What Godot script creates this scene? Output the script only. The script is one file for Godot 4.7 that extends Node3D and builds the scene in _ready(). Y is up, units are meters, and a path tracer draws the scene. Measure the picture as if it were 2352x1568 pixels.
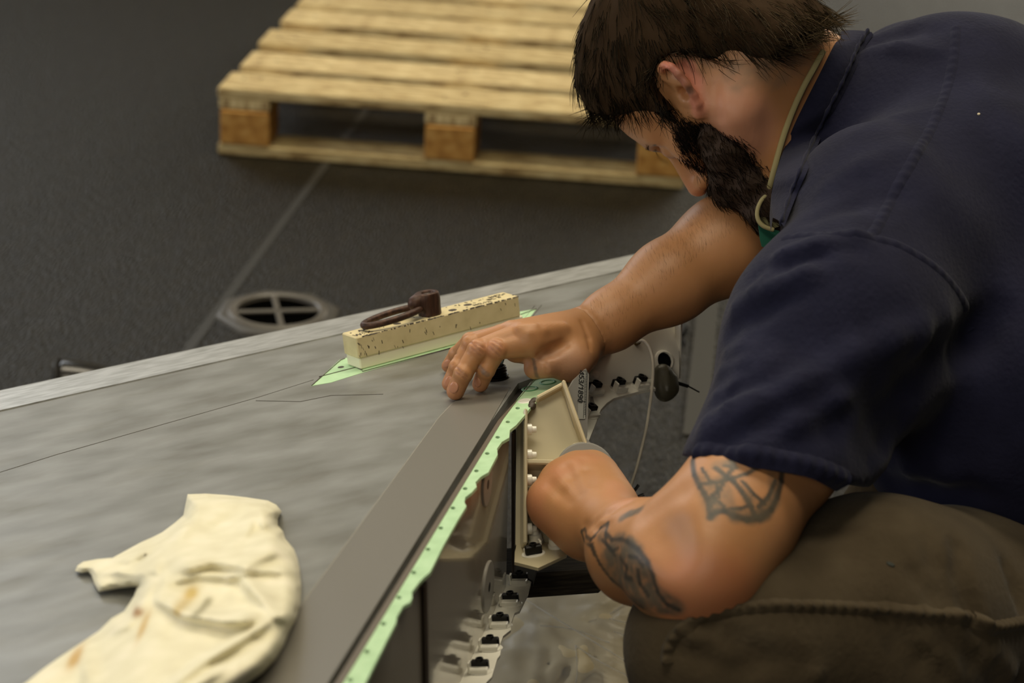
extends Node3D
# Workshop: a man leaning over a sanded aircraft flap, a pallet behind him on a ribbed rubber floor.

# ---------------------------------------------------------------- the camera's frame (2352 x 1568)
const FOC := 4573.0
const CAM_H := 1.26
var cR: Vector3
var cU: Vector3
var cF: Vector3
var cO := Vector3(0, CAM_H, 0)
var flapN: Vector3
var flapQ: Vector3
var M := {}

func setup_frame() -> void:
	var p := deg_to_rad(22.0)
	var a := deg_to_rad(3.0)
	var r := Vector3(1, 0, 0)
	var u := Vector3(0, cos(p), -sin(p))
	cF = Vector3(0, -sin(p), -cos(p))
	cR = r * cos(a) + u * sin(a)
	cU = u * cos(a) - r * sin(a)
	flapN = camv(-0.1, 0.96, 0.26).normalized()
	flapQ = P(1000, 850, 2.0)

func camv(x: float, y: float, z: float) -> Vector3:
	return cR * x + cU * y - cF * z

func ray(x: float, y: float) -> Vector3:
	return cR * ((x - 1176.0) / FOC) + cU * ((784.0 - y) / FOC) + cF

func P(x: float, y: float, d: float) -> Vector3:
	return cO + ray(x, y) * d

func on_plane(x: float, y: float, q: Vector3, n: Vector3, h := 0.0) -> Vector3:
	var r := ray(x, y)
	return cO + r * (((q - cO).dot(n) + h) / r.dot(n))

func PH(x: float, y: float, h := 0.0) -> Vector3:      # a point h above the flap's skin
	return on_plane(x, y, flapQ, flapN, h)

func FL(x: float, y: float, h := 0.0) -> Vector3:      # a point h above the floor
	return on_plane(x, y, Vector3.ZERO, Vector3.UP, h)

func _ready() -> void:
	setup_frame()
	make_camera()
	make_environment()
	make_lamps()
	make_materials()
	make_room()
	make_pallet()
	make_drain()
	make_floor_bits()
	make_flap()
	make_block()
	make_fitting_under_hand()
	make_rag()
	make_trestle()
	make_bag()
	make_cord()
	make_person()

# ---------------------------------------------------------------- camera, air, lamps
func make_camera() -> void:
	var cam := Camera3D.new()
	cam.name = "camera"
	cam.near = 0.05
	cam.far = 60.0
	var at := CameraAttributesPhysical.new()
	at.frustum_focal_length = 70.0
	at.frustum_focus_distance = 1.9
	at.frustum_near = 0.05
	at.frustum_far = 60.0
	at.exposure_aperture = 5.6
	cam.attributes = at
	add_child(cam)
	cam.transform = Transform3D(Basis(cR, cU, -cF), cO)
	cam.current = true

func make_environment() -> void:
	var e := Environment.new()
	e.background_mode = Environment.BG_COLOR
	e.background_color = Color(0.55, 0.6, 0.66)
	e.background_energy_multiplier = 1.0
	e.tonemap_mode = Environment.TONE_MAPPER_LINEAR
	e.tonemap_exposure = 0.345
	e.sdfgi_enabled = true
	e.ssao_enabled = true
	e.ssil_enabled = true
	var w := WorldEnvironment.new()
	w.name = "air"
	w.environment = e
	add_child(w)

func lamp_panel(called: String, label: String, at: Vector3, dir: Vector3, up: Vector3, size: Vector2, col: Color, power: float, glow: float, category := "lamp") -> void:
	var t := thing(called, label, category, at)
	var z := -dir.normalized()
	var x := up.cross(z).normalized()
	var b := Basis(x, z.cross(x), z)
	t.basis = b
	var g := Geo.new()
	g.world = false
	g.box(Vector3(0, 0, 0.03), Basis.IDENTITY, Vector3(size.x / 2 + 0.05, size.y / 2 + 0.05, 0.025), 0.008)
	part("frame", g, M.lamp_frame, t)
	var g2 := Geo.new()
	g2.world = false
	g2.box(Vector3.ZERO, Basis.IDENTITY, Vector3(size.x / 2, size.y / 2, 0.008), 0.003)
	var m := StandardMaterial3D.new()
	m.albedo_color = Color(0.9, 0.9, 0.9)
	m.emission_enabled = true
	m.emission = col
	m.emission_energy_multiplier = glow
	part("diffuser", g2, m, t)
	var l := AreaLight3D.new()
	l.name = "glow"
	l.area_size = size
	l.light_color = col
	l.light_energy = power
	l.area_range = 30.0
	l.area_attenuation = 2.0
	l.shadow_enabled = true
	l.position = Vector3(0, 0, -0.02)
	t.add_child(l, true)

func make_lamps() -> void:
	M.lamp_frame = mat(Color(0.75, 0.75, 0.73), 0.5)
	# tall frosted panes of the hangar door, back left, and strips under the roof
	var white := Color(1.0, 0.95, 0.84)
	lamp_panel("daylight_pane", "large frosted daylight pane high in the back wall's left end", Vector3(-3.2, 3.3, -8.85), Vector3(0.25, -0.25, 1), Vector3.UP, Vector2(5.5, 2.4), Color(0.96, 0.98, 1.0), 44.0, 1.4, "window")
	lamp_panel("daylight_pane", "tall frosted daylight pane low in the back wall's right half", Vector3(2.5, 1.8, -8.85), Vector3(-0.12, 0, 1), Vector3.UP, Vector2(4.2, 3.2), Color(1.0, 0.97, 0.90), 11.0, 0.8, "window")
	lamp_panel("ceiling_lamp", "long ceiling lamp above the pallet", Vector3(-1.0, 4.85, -4.2), Vector3(0, -1, 0), Vector3(0, 0, 1), Vector2(3.0, 1.2), white, 30.0, 2.0)
	lamp_panel("ceiling_lamp", "ceiling lamp behind the man's back", Vector3(1.5, 4.85, -3.5), Vector3(0, -1, 0), Vector3(0, 0, 1), Vector2(2.4, 1.0), white, 30.0, 2.0)
	lamp_panel("ceiling_lamp", "ceiling lamp nearest above the flap", Vector3(-0.6, 4.85, -0.7), Vector3(0, -1, 0), Vector3(0, 0, 1), Vector2(2.4, 1.0), white, 20.0, 2.0)
	lamp_panel("daylight_pane", "frosted daylight pane high in the front wall behind us", Vector3(-1.8, 3.1, 3.85), Vector3(0.1, -0.15, -1), Vector3.UP, Vector2(4.0, 2.0), Color(1.0, 0.96, 0.88), 22.0, 1.4, "window")
	lamp_panel("daylight_pane", "wide frosted daylight pane in the left wall", Vector3(-6.85, 2.1, -1.6), Vector3(1, -0.12, 0), Vector3.UP, Vector2(4.5, 2.4), Color(0.95, 0.97, 1.0), 28.0, 1.4, "window")

# ---------------------------------------------------------------- small helpers
func mat(c: Color, rough := 0.6, metal := 0.0) -> StandardMaterial3D:
	var m := StandardMaterial3D.new()
	m.albedo_color = c
	m.roughness = rough
	m.metallic = metal
	return m

var used := {}
func numbered(called: String) -> String:
	var k: int = used.get(called, 0)
	used[called] = k + 1
	return called if k == 0 else "%s_%03d" % [called, k]

func thing(called: String, label: String, category: String, at := Vector3.ZERO, group := "") -> Node3D:
	var o := Node3D.new()
	o.name = numbered(called)
	add_child(o)
	o.position = at
	o.set_meta("label", label)
	o.set_meta("category", category)
	if group:
		o.set_meta("group", group)
	return o

func part(called: String, g: Geo, m: Material, parent: Node3D, label := "") -> MeshInstance3D:
	var o := MeshInstance3D.new()
	o.name = called
	o.mesh = g.mesh()
	o.mesh.surface_set_material(0, m)
	parent.add_child(o, true)
	if parent != self:   # shapes are given in world places
		if g.world:
			o.transform = rel(parent)
	if label:
		o.set_meta("label", label)
	return o

func rel(parent: Node3D) -> Transform3D:
	var t := Transform3D.IDENTITY
	var n: Node = parent
	while n != self and n is Node3D:
		t = n.transform * t
		n = n.get_parent()
	return t.affine_inverse()

func struct(called: String, g: Geo, m: Material) -> MeshInstance3D:
	var o := part(called, g, m, self)
	o.set_meta("kind", "structure")
	return o

func tex(noise_type: int, freq: float, seed_: int, ramp: Array, size := 512, octaves := 4, normal := 0.0) -> NoiseTexture2D:
	var n := FastNoiseLite.new()
	n.noise_type = noise_type
	n.frequency = freq
	n.seed = seed_
	n.fractal_octaves = octaves
	var t := NoiseTexture2D.new()
	t.width = size
	t.height = size
	t.seamless = true
	t.noise = n
	if normal > 0.0:
		t.as_normal_map = true
		t.bump_strength = normal
	elif ramp.size():
		var gr := Gradient.new()
		var offs := PackedFloat32Array()
		var cols := PackedColorArray()
		for r in ramp:
			offs.append(r[0])
			cols.append(r[1])
		gr.offsets = offs
		gr.colors = cols
		t.color_ramp = gr
	return t

func grey(v: float) -> Color:
	return Color(v, v, v)

# ---------------------------------------------------------------- mesh collector
class Geo:
	var v := PackedVector3Array()
	var n := PackedVector3Array()
	var c := PackedColorArray()
	var uv := PackedVector2Array()
	var ix := PackedInt32Array()
	var world := true
	var col := Color.WHITE

	func mesh() -> ArrayMesh:
		var a := []
		a.resize(Mesh.ARRAY_MAX)
		a[Mesh.ARRAY_VERTEX] = v
		a[Mesh.ARRAY_NORMAL] = n
		a[Mesh.ARRAY_COLOR] = c
		a[Mesh.ARRAY_TEX_UV] = uv
		a[Mesh.ARRAY_INDEX] = ix
		var m := ArrayMesh.new()
		m.add_surface_from_arrays(Mesh.PRIMITIVE_TRIANGLES, a)
		return m

	# tv: points, ti: triangles (any one winding); closed shapes are turned outward by themselves
	func chunk(tv: PackedVector3Array, ti: PackedInt32Array, smooth: bool, closed := true, uvs := PackedVector2Array(), cols := PackedColorArray()) -> void:
		if closed:
			var vol := 0.0
			var o := tv[0]
			for k in range(0, ti.size(), 3):
				vol += (tv[ti[k]] - o).dot((tv[ti[k + 1]] - o).cross(tv[ti[k + 2]] - o))
			if vol > 0.0:      # counter-clockwise from outside: turn to clockwise
				for k in range(0, ti.size(), 3):
					var s := ti[k + 1]
					ti[k + 1] = ti[k + 2]
					ti[k + 2] = s
		var base := v.size()
		if smooth:
			var nn := PackedVector3Array()
			nn.resize(tv.size())
			for k in range(0, ti.size(), 3):
				var f := (tv[ti[k + 2]] - tv[ti[k]]).cross(tv[ti[k + 1]] - tv[ti[k]])
				nn[ti[k]] += f
				nn[ti[k + 1]] += f
				nn[ti[k + 2]] += f
			for k in tv.size():
				nn[k] = nn[k].normalized()
			v.append_array(tv)
			n.append_array(nn)
			for k in tv.size():
				c.append(cols[k] if cols.size() else col)
				uv.append(uvs[k] if uvs.size() else Vector2(tv[k].x, tv[k].z))
			for k in ti:
				ix.append(base + k)
		else:
			for k in range(0, ti.size(), 3):
				var f := (tv[ti[k + 2]] - tv[ti[k]]).cross(tv[ti[k + 1]] - tv[ti[k]]).normalized()
				for j in 3:
					var q := ti[k + j]
					v.append(tv[q])
					n.append(f)
					c.append(cols[q] if cols.size() else col)
					uv.append(uvs[q] if uvs.size() else Vector2(tv[q].x, tv[q].z))
					ix.append(v.size() - 1)

	func box(at: Vector3, b: Basis, h: Vector3, bevel := 0.002) -> void:
		var tv := PackedVector3Array()
		var ti := PackedInt32Array()
		var uvs := PackedVector2Array()
		var ids := {}
		bevel = minf(bevel, minf(h.x, minf(h.y, h.z)) * 0.9)
		for ax in 3:
			for sx in [-1, 1]:
				for sy in [-1, 1]:
					for sz in [-1, 1]:
						var p := Vector3(h.x * sx, h.y * sy, h.z * sz)
						for k in 3:
							if k != ax:
								p[k] -= bevel * signf(p[k])
						ids[[ax, sx, sy, sz]] = tv.size()
						tv.append(at + b * p)
						uvs.append(Vector2(p.x, p.z) if ax == 1 else (Vector2(p.x, p.y) if ax == 2 else Vector2(p.z, p.y)))
		var q := func(a, bb, cc, dd, out: Vector3):
			var f := (tv[bb] - tv[a]).cross(tv[cc] - tv[a])
			if f.dot(b * out) < 0.0:
				ti.append_array([a, bb, cc, a, cc, dd])
			else:
				ti.append_array([a, cc, bb, a, dd, cc])
		for ax in 3:
			for s in [-1, 1]:
				var o := Vector3.ZERO
				o[ax] = s
				var k := []
				for e in [[-1, -1], [1, -1], [1, 1], [-1, 1]]:
					var key := [ax, 0, 0, 0]
					key[1 + ax] = s
					key[1 + (ax + 1) % 3] = e[0]
					key[1 + (ax + 2) % 3] = e[1]
					k.append(ids[key])
				q.call(k[0], k[1], k[2], k[3], o)
		for ax in 3:           # edges along ax
			var a1 := (ax + 1) % 3
			var a2 := (ax + 2) % 3
			for s1 in [-1, 1]:
				for s2 in [-1, 1]:
					var o := Vector3.ZERO
					o[a1] = s1
					o[a2] = s2
					var k := []
					for e in [[a1, -1], [a1, 1], [a2, 1], [a2, -1]]:
						var key := [e[0], 0, 0, 0]
						key[1 + ax] = e[1]
						key[1 + a1] = s1
						key[1 + a2] = s2
						k.append(ids[key])
					q.call(k[0], k[1], k[2], k[3], o)
		for sx in [-1, 1]:
			for sy in [-1, 1]:
				for sz in [-1, 1]:
					var a = ids[[0, sx, sy, sz]]
					var bb = ids[[1, sx, sy, sz]]
					var cc = ids[[2, sx, sy, sz]]
					var f := (tv[bb] - tv[a]).cross(tv[cc] - tv[a])
					if f.dot(b * Vector3(sx, sy, sz)) < 0.0:
						ti.append_array([a, bb, cc])
					else:
						ti.append_array([a, cc, bb])
		chunk(tv, ti, false, false, uvs)

	func tube(pts: Array, radii: Array, sides := 8, squash := 1.0, ref := Vector3.ZERO) -> void:
		var m := pts.size()
		var tv := PackedVector3Array()
		var ti := PackedInt32Array()
		var uvs := PackedVector2Array()
		var t0: Vector3 = (pts[1] - pts[0]).normalized()
		var up := ref
		if up == Vector3.ZERO:
			up = Vector3.UP if absf(t0.y) < 0.9 else Vector3.RIGHT
		var run := 0.0
		for i in m:
			var t: Vector3 = (pts[mini(i + 1, m - 1)] - pts[maxi(i - 1, 0)]).normalized()
			var x := up.cross(t).normalized()
			var y := t.cross(x)
			if ref == Vector3.ZERO:
				up = y
			if i:
				run += pts[i].distance_to(pts[i - 1])
			var r: float = radii[i] if radii.size() > 1 else radii[0]
			for k in sides:
				var an := TAU * k / sides
				tv.append(pts[i] + x * cos(an) * r + y * sin(an) * r * squash)
				uvs.append(Vector2(run, float(k) / sides * TAU * r))
		for i in m - 1:
			for k in sides:
				var k2 := (k + 1) % sides
				var a := i * sides
				ti.append_array([a + k, a + k2, a + sides + k2, a + k, a + sides + k2, a + sides + k])
		for e in 2:
			var o := tv.size()
			tv.append(pts[0 if e == 0 else m - 1])
			uvs.append(Vector2.ZERO)
			var a := 0 if e == 0 else (m - 1) * sides
			for k in sides:
				var k2 := (k + 1) % sides
				if e == 0:
					ti.append_array([o, a + k2, a + k])
				else:
					ti.append_array([o, a + k, a + k2])
		chunk(tv, ti, true, true, uvs)

	# profile of Vector2(radius, height) turned round axis; sharp corners stay sharp
	func lathe(prof: Array, at: Vector3, axis: Vector3, sides := 24, stretch := Vector3.ZERO, amount := 0.0) -> void:
		var y := axis.normalized()
		var x := y.cross(Vector3(0.31, 0.17, 0.93)).normalized()
		if stretch != Vector3.ZERO:
			x = (stretch - y * stretch.dot(y)).normalized()
		var z := x.cross(y)
		var tv := PackedVector3Array()
		var ti := PackedInt32Array()
		for i in prof.size() - 1:
			var base := tv.size()
			for j in 2:
				var q: Vector2 = prof[i + j]
				for k in sides:
					var an := TAU * k / sides
					tv.append(at + y * q.y + x * cos(an) * q.x * (1.0 + amount) + z * sin(an) * q.x)
			for k in sides:
				var k2 := (k + 1) % sides
				ti.append_array([base + k, base + k2, base + sides + k2, base + k, base + sides + k2, base + sides + k])
		chunk(tv, ti, true, true)
		# bands share no points, so each band is shaded by itself

	# rows of points -> sheet
	func grid(rows: Array, wrap := false, uvs := PackedVector2Array(), closed := false) -> void:
		var tv := PackedVector3Array()
		var ti := PackedInt32Array()
		var w: int = rows[0].size()
		for r in rows:
			for q in r:
				tv.append(q)
		for i in rows.size() - 1:
			for k in (w if wrap else w - 1):
				var k2 := (k + 1) % w
				var a := i * w
				ti.append_array([a + k, a + k2, a + w + k2, a + k, a + w + k2, a + w + k])
		chunk(tv, ti, true, closed, uvs)

	# a plate: a polygon drawn in the plane's own px outline, with holes, carried to space by to3, thick along down
	func plate(poly: Array, holes: Array, to3: Callable, down: Vector3, step: float, ux: Vector3, uy: Vector3, inner := 0.0, lift = null) -> void:
		var bound := resample(poly, step)
		var loops := [bound]
		for h in holes:      # [x, y, rx, ry]
			var l := PackedVector2Array()
			for k in 14:
				l.append(Vector2(h[0] + cos(TAU * k / 14) * h[2], h[1] + sin(TAU * k / 14) * h[3]))
			loops.append(l)
		var pts := PackedVector2Array()
		for l in loops:
			pts.append_array(l)
		var nb := pts.size()
		if inner > 0.0:
			var bb := Rect2(bound[0], Vector2.ZERO)
			for q in bound:
				bb = bb.expand(q)
			var y := bb.position.y + inner * 0.5
			var odd := 0.0
			while y < bb.end.y:
				var x := bb.position.x + inner * (0.3 + odd)
				odd = 0.5 - odd
				while x < bb.end.x:
					var q := Vector2(x, y)
					if Geometry2D.is_point_in_polygon(q, bound) and near(q, bound) > inner * 0.45:
						pts.append(q)
					x += inner
				y += inner * 0.87
		var tri := Geometry2D.triangulate_delaunay(pts)
		var top := PackedInt32Array()
		for k in range(0, tri.size(), 3):
			var g := (pts[tri[k]] + pts[tri[k + 1]] + pts[tri[k + 2]]) / 3.0
			if not Geometry2D.is_point_in_polygon(g, bound):
				continue
			var inhole := false
			for j in range(1, loops.size()):
				if Geometry2D.is_point_in_polygon(g, loops[j]):
					inhole = true
			if inhole:
				continue
			# one winding
			if (pts[tri[k + 1]] - pts[tri[k]]).cross(pts[tri[k + 2]] - pts[tri[k]]) < 0:
				top.append_array([tri[k], tri[k + 2], tri[k + 1]])
			else:
				top.append_array([tri[k], tri[k + 1], tri[k + 2]])
		var tv := PackedVector3Array()
		var uvs := PackedVector2Array()
		for q in pts:
			var w3: Vector3 = to3.call(q.x, q.y)
			if lift != null:
				w3 -= down.normalized() * lift.call(q.x, q.y)
			tv.append(w3)
			uvs.append(Vector2(w3.dot(ux), w3.dot(uy)))
		# top and bottom
		if (tv[top[2]] - tv[top[0]]).cross(tv[top[1]] - tv[top[0]]).dot(down) > 0.0:
			for k in range(0, top.size(), 3):
				var s := top[k + 1]
				top[k + 1] = top[k + 2]
				top[k + 2] = s
		chunk(tv, top.duplicate(), true, false, uvs)
		var bot := top.duplicate()
		for k in range(0, bot.size(), 3):
			var s := bot[k + 1]
			bot[k + 1] = bot[k + 2]
			bot[k + 2] = s
		var tb := PackedVector3Array()
		for q in tv.size():
			var base3: Vector3 = to3.call(pts[q].x, pts[q].y)
			tb.append(base3 + down)
		chunk(tb, bot, true, false, uvs)
		var o := 0
		for l in loops:
			var wv := PackedVector3Array()
			var wi := PackedInt32Array()
			var wu := PackedVector2Array()
			var m: int = l.size()
			for k in m:
				var a := o + k
				var b := o + (k + 1) % m
				var w := wv.size()
				wv.append_array([tv[a], tv[b], tb[b], tb[a]])
				wu.append_array([uvs[a], uvs[b], uvs[b], uvs[a]])
				wi.append_array([w, w + 1, w + 2, w, w + 2, w + 3])
			# outward: away from the loop's middle for the rim, towards it for holes
			var mid := Vector3.ZERO
			for k in m:
				mid += tv[o + k] / m
			var score := 0.0
			for k in range(0, wi.size(), 6):
				var f := (wv[wi[k + 2]] - wv[wi[k]]).cross(wv[wi[k + 1]] - wv[wi[k]])
				score += f.dot(wv[wi[k]] - mid)
			if (score < 0.0) == (o == 0):
				for k in range(0, wi.size(), 3):
					var s := wi[k + 1]
					wi[k + 1] = wi[k + 2]
					wi[k + 2] = s
			chunk(wv, wi, false, false, wu)
			o += m

	static func resample(poly: Array, step: float) -> PackedVector2Array:
		var out := PackedVector2Array()
		for k in poly.size():
			var a: Vector2 = poly[k]
			var b: Vector2 = poly[(k + 1) % poly.size()]
			var m := maxi(1, int(ceil(a.distance_to(b) / step)))
			for j in m:
				out.append(a.lerp(b, float(j) / m))
		return out

	static func near(q: Vector2, loop: PackedVector2Array) -> float:
		var best := 1e9
		for k in loop.size():
			best = minf(best, q.distance_squared_to(Geometry2D.get_closest_point_to_segment(q, loop[k], loop[(k + 1) % loop.size()])))
		return sqrt(best)

# flat pairs -> points
func px(a: Array) -> Array:
	var out := []
	for k in range(0, a.size(), 2):
		out.append(Vector2(a[k], a[k + 1]))
	return out

# pairs in a magnified crop's own coordinates -> px
func zpx(a: Array, s: float, ox: float, oy: float) -> Array:
	var out := []
	for k in range(0, a.size(), 2):
		out.append(Vector2(a[k] / s + ox, a[k + 1] / s + oy))
	return out

# ---------------------------------------------------------------- rounded bodies: smooth union of capsules and ellipsoids, meshed as surface nets
class Field:
	var kind := PackedInt32Array()        # 0 capsule, 1 ellipsoid
	var a := PackedVector3Array()
	var ab := PackedVector3Array()
	var inv := PackedFloat32Array()
	var ra := PackedFloat32Array()
	var dr := PackedFloat32Array()
	var bas: Array[Basis] = []
	var rad := PackedVector3Array()
	var kk := PackedFloat32Array()
	var cut := PackedInt32Array()         # 1: carved away
	# ridges and creases
	var ba := PackedVector3Array()
	var bd := PackedVector3Array()
	var binv := PackedFloat32Array()
	var bamp := PackedFloat32Array()
	var bw := PackedFloat32Array()
	var post = null                # (p, d) -> d
	var slack := 0.004
	var act := PackedInt32Array()
	var bact := PackedInt32Array()

	func cap(p: Vector3, q: Vector3, r0: float, r1: float, k := 0.01, carve := false) -> void:
		kind.append(0)
		a.append(p)
		var d := q - p
		ab.append(d)
		inv.append(1.0 / maxf(d.length_squared(), 1e-9))
		ra.append(r0)
		dr.append(r1 - r0)
		bas.append(Basis.IDENTITY)
		rad.append(Vector3.ONE)
		kk.append(k)
		cut.append(1 if carve else 0)

	func ell(p: Vector3, b: Basis, r: Vector3, k := 0.01, carve := false) -> void:
		kind.append(1)
		a.append(p)
		ab.append(Vector3.ZERO)
		inv.append(0.0)
		ra.append(0.0)
		dr.append(0.0)
		bas.append(b.transposed())
		rad.append(r)
		kk.append(k)
		cut.append(1 if carve else 0)

	func ridge(pts: Array, amp: float, w: float) -> void:
		for i in pts.size() - 1:
			var d: Vector3 = pts[i + 1] - pts[i]
			ba.append(pts[i])
			bd.append(d)
			binv.append(1.0 / maxf(d.length_squared(), 1e-9))
			# fade at both ends
			var f := 1.0
			if pts.size() > 3 and (i == 0 or i == pts.size() - 2):
				f = 0.55
			bamp.append(amp * f)
			bw.append(w)

	func one(i: int, p: Vector3) -> float:
		if kind[i] == 0:
			var pa := p - a[i]
			var h := clampf(pa.dot(ab[i]) * inv[i], 0.0, 1.0)
			return (pa - ab[i] * h).length() - ra[i] - dr[i] * h
		var q := bas[i] * (p - a[i])
		var r := rad[i]
		var k0 := (q / r).length()
		var k1 := (q / (r * r)).length()
		return k0 * (k0 - 1.0) / maxf(k1, 1e-6) if k0 > 1e-5 else -minf(r.x, minf(r.y, r.z))

	func all_active() -> void:
		act = PackedInt32Array(range(kind.size()))
		bact = PackedInt32Array(range(ba.size()))

	func at(p: Vector3) -> float:
		var d := 1e3
		for i in act:
			var e := one(i, p)
			var k := kk[i]
			if cut[i]:
				var h := maxf(k - absf(d + e), 0.0) / k
				d = maxf(d, -e) + h * h * k * 0.25
			else:
				var h := maxf(k - absf(d - e), 0.0) / k
				d = minf(d, e) - h * h * k * 0.25
		for i in bact:
			var pa := p - ba[i]
			var h := clampf(pa.dot(bd[i]) * binv[i], 0.0, 1.0)
			var s := (pa - bd[i] * h).length_squared() / (bw[i] * bw[i])
			if s < 6.0:
				d -= bamp[i] * exp(-s)
		if post != null:
			d = post.call(p, d)
		return d

	func narrow(p: Vector3, r: float) -> void:
		var ds := PackedFloat32Array()
		var best := 1e3
		for i in kind.size():
			var e := one(i, p)
			ds.append(e)
			if not cut[i]:
				best = minf(best, e)
		act.clear()
		for i in kind.size():
			if cut[i]:
				if ds[i] < r * 1.3 + kk[i] + 0.01:
					act.append(i)
			elif ds[i] < best + 2.2 * r + kk[i]:
				act.append(i)
		bact.clear()
		for i in ba.size():
			var pa := p - ba[i]
			var h := clampf(pa.dot(bd[i]) * binv[i], 0.0, 1.0)
			if (pa - bd[i] * h).length() < r + 2.5 * bw[i]:
				bact.append(i)

	func grad(p: Vector3, e := 0.001) -> Vector3:
		return Vector3(at(p + Vector3(e, 0, 0)) - at(p - Vector3(e, 0, 0)), at(p + Vector3(0, e, 0)) - at(p - Vector3(0, e, 0)), at(p + Vector3(0, 0, e)) - at(p - Vector3(0, 0, e))).normalized()

	# first surface point from o along unit-depth ray r
	func hit(o: Vector3, r: Vector3, t0 := 1.0, t1 := 2.6) -> Vector3:
		all_active()
		var l := r.length()
		var t := t0
		for k in 90:
			var d := at(o + r * t)
			if d < 0.0004:
				break
			t += d * 0.8 / l
			if t > t1:
				break
		return o + r * t

	var vid := {}
	var tv := PackedVector3Array()
	var edges: Array = []
	var cell := 0.01
	var org := Vector3.ZERO

	func mesh_into(g: Geo, cell_: float, lo: Vector3, hi: Vector3, paint = null) -> void:
		cell = cell_
		org = lo
		vid = {}
		tv = PackedVector3Array()
		edges = []
		var n := 8
		var ext := maxf(hi.x - lo.x, maxf(hi.y - lo.y, hi.z - lo.z))
		while n * cell < ext:
			n *= 2
		split(0, 0, 0, n, hi)
		var ti := PackedInt32Array()
		for e in edges:
			var key: int = e[0]
			var ax: int = e[1]
			var s1: int = [1 << 11, 1, 1 << 22][ax]
			var s2: int = [1, 1 << 22, 1 << 11][ax]
			var q0 = vid.get(key)
			var q1 = vid.get(key - s1)
			var q2 = vid.get(key - s1 - s2)
			var q3 = vid.get(key - s2)
			if q0 == null or q1 == null or q2 == null or q3 == null:
				continue
			if e[2]:
				ti.append_array([q0, q1, q2, q0, q2, q3])
			else:
				ti.append_array([q0, q2, q1, q0, q3, q2])
		var cols := PackedColorArray()
		if paint != null:
			for p in tv:
				cols.append(paint.call(p))
		if ti.size():
			g.chunk(tv, ti, true, true, PackedVector2Array(), cols)

	func split(i: int, j: int, k: int, n: int, hi: Vector3) -> void:
		var s := n * cell
		var p := org + Vector3(i, j, k) * cell + Vector3.ONE * (s * 0.5)
		if p.x - s * 0.5 > hi.x or p.y - s * 0.5 > hi.y or p.z - s * 0.5 > hi.z:
			return
		var r := s * 0.8661
		var best := 1e3
		for q in kind.size():
			if not cut[q]:
				best = minf(best, one(q, p) - kk[q] * 0.4)
		if best > r + slack:
			return
		if best < -r - slack - 0.02 and post == null and not cut.has(1):
			return
		if n == 8:
			leaf(i, j, k, p, r)
			return
		var h := n / 2
		for dx in [0, h]:
			for dy in [0, h]:
				for dz in [0, h]:
					split(i + dx, j + dy, k + dz, h, hi)

	func leaf(i0: int, j0: int, k0: int, mid: Vector3, r: float) -> void:
		narrow(mid, r)
		if absf(at(mid)) > r * 1.6 + slack and post == null:
			return
		var val := PackedFloat32Array()
		val.resize(729)
		var at_ := 0
		var o := org + Vector3(i0, j0, k0) * cell
		var any_in := false
		var any_out := false
		for i in 9:
			for j in 9:
				for k in 9:
					var d := at(o + Vector3(i, j, k) * cell)
					val[at_] = d
					at_ += 1
					if d < 0.0:
						any_in = true
					else:
						any_out = true
		if not (any_in and any_out):
			return
		for i in 8:
			for j in 8:
				for k in 8:
					var b := i * 81 + j * 9 + k
					var v0 := val[b]
					var v1 := val[b + 81]
					var v2 := val[b + 9]
					var v3 := val[b + 90]
					var v4 := val[b + 1]
					var v5 := val[b + 82]
					var v6 := val[b + 10]
					var v7 := val[b + 91]
					var m := int(v0 < 0) + int(v1 < 0) + int(v2 < 0) + int(v3 < 0) + int(v4 < 0) + int(v5 < 0) + int(v6 < 0) + int(v7 < 0)
					if m == 0 or m == 8:
						continue
					var sum := Vector3.ZERO
					var cnt := 0
					if (v0 < 0) != (v1 < 0):
						sum += Vector3(v0 / (v0 - v1), 0, 0)
						cnt += 1
					if (v2 < 0) != (v3 < 0):
						sum += Vector3(v2 / (v2 - v3), 1, 0)
						cnt += 1
					if (v4 < 0) != (v5 < 0):
						sum += Vector3(v4 / (v4 - v5), 0, 1)
						cnt += 1
					if (v6 < 0) != (v7 < 0):
						sum += Vector3(v6 / (v6 - v7), 1, 1)
						cnt += 1
					if (v0 < 0) != (v2 < 0):
						sum += Vector3(0, v0 / (v0 - v2), 0)
						cnt += 1
					if (v1 < 0) != (v3 < 0):
						sum += Vector3(1, v1 / (v1 - v3), 0)
						cnt += 1
					if (v4 < 0) != (v6 < 0):
						sum += Vector3(0, v4 / (v4 - v6), 1)
						cnt += 1
					if (v5 < 0) != (v7 < 0):
						sum += Vector3(1, v5 / (v5 - v7), 1)
						cnt += 1
					if (v0 < 0) != (v4 < 0):
						sum += Vector3(0, 0, v0 / (v0 - v4))
						cnt += 1
					if (v1 < 0) != (v5 < 0):
						sum += Vector3(1, 0, v1 / (v1 - v5))
						cnt += 1
					if (v2 < 0) != (v6 < 0):
						sum += Vector3(0, 1, v2 / (v2 - v6))
						cnt += 1
					if (v3 < 0) != (v7 < 0):
						sum += Vector3(1, 1, v3 / (v3 - v7))
						cnt += 1
					var key := ((i0 + i) << 22) | ((j0 + j) << 11) | (k0 + k)
					vid[key] = tv.size()
					tv.append(o + (Vector3(i, j, k) + sum / cnt) * cell)
					if (v0 < 0) != (v1 < 0):
						edges.append([key, 0, v0 < 0])
					if (v0 < 0) != (v2 < 0):
						edges.append([key, 1, v0 < 0])
					if (v0 < 0) != (v4 < 0):
						edges.append([key, 2, v0 < 0])

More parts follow.
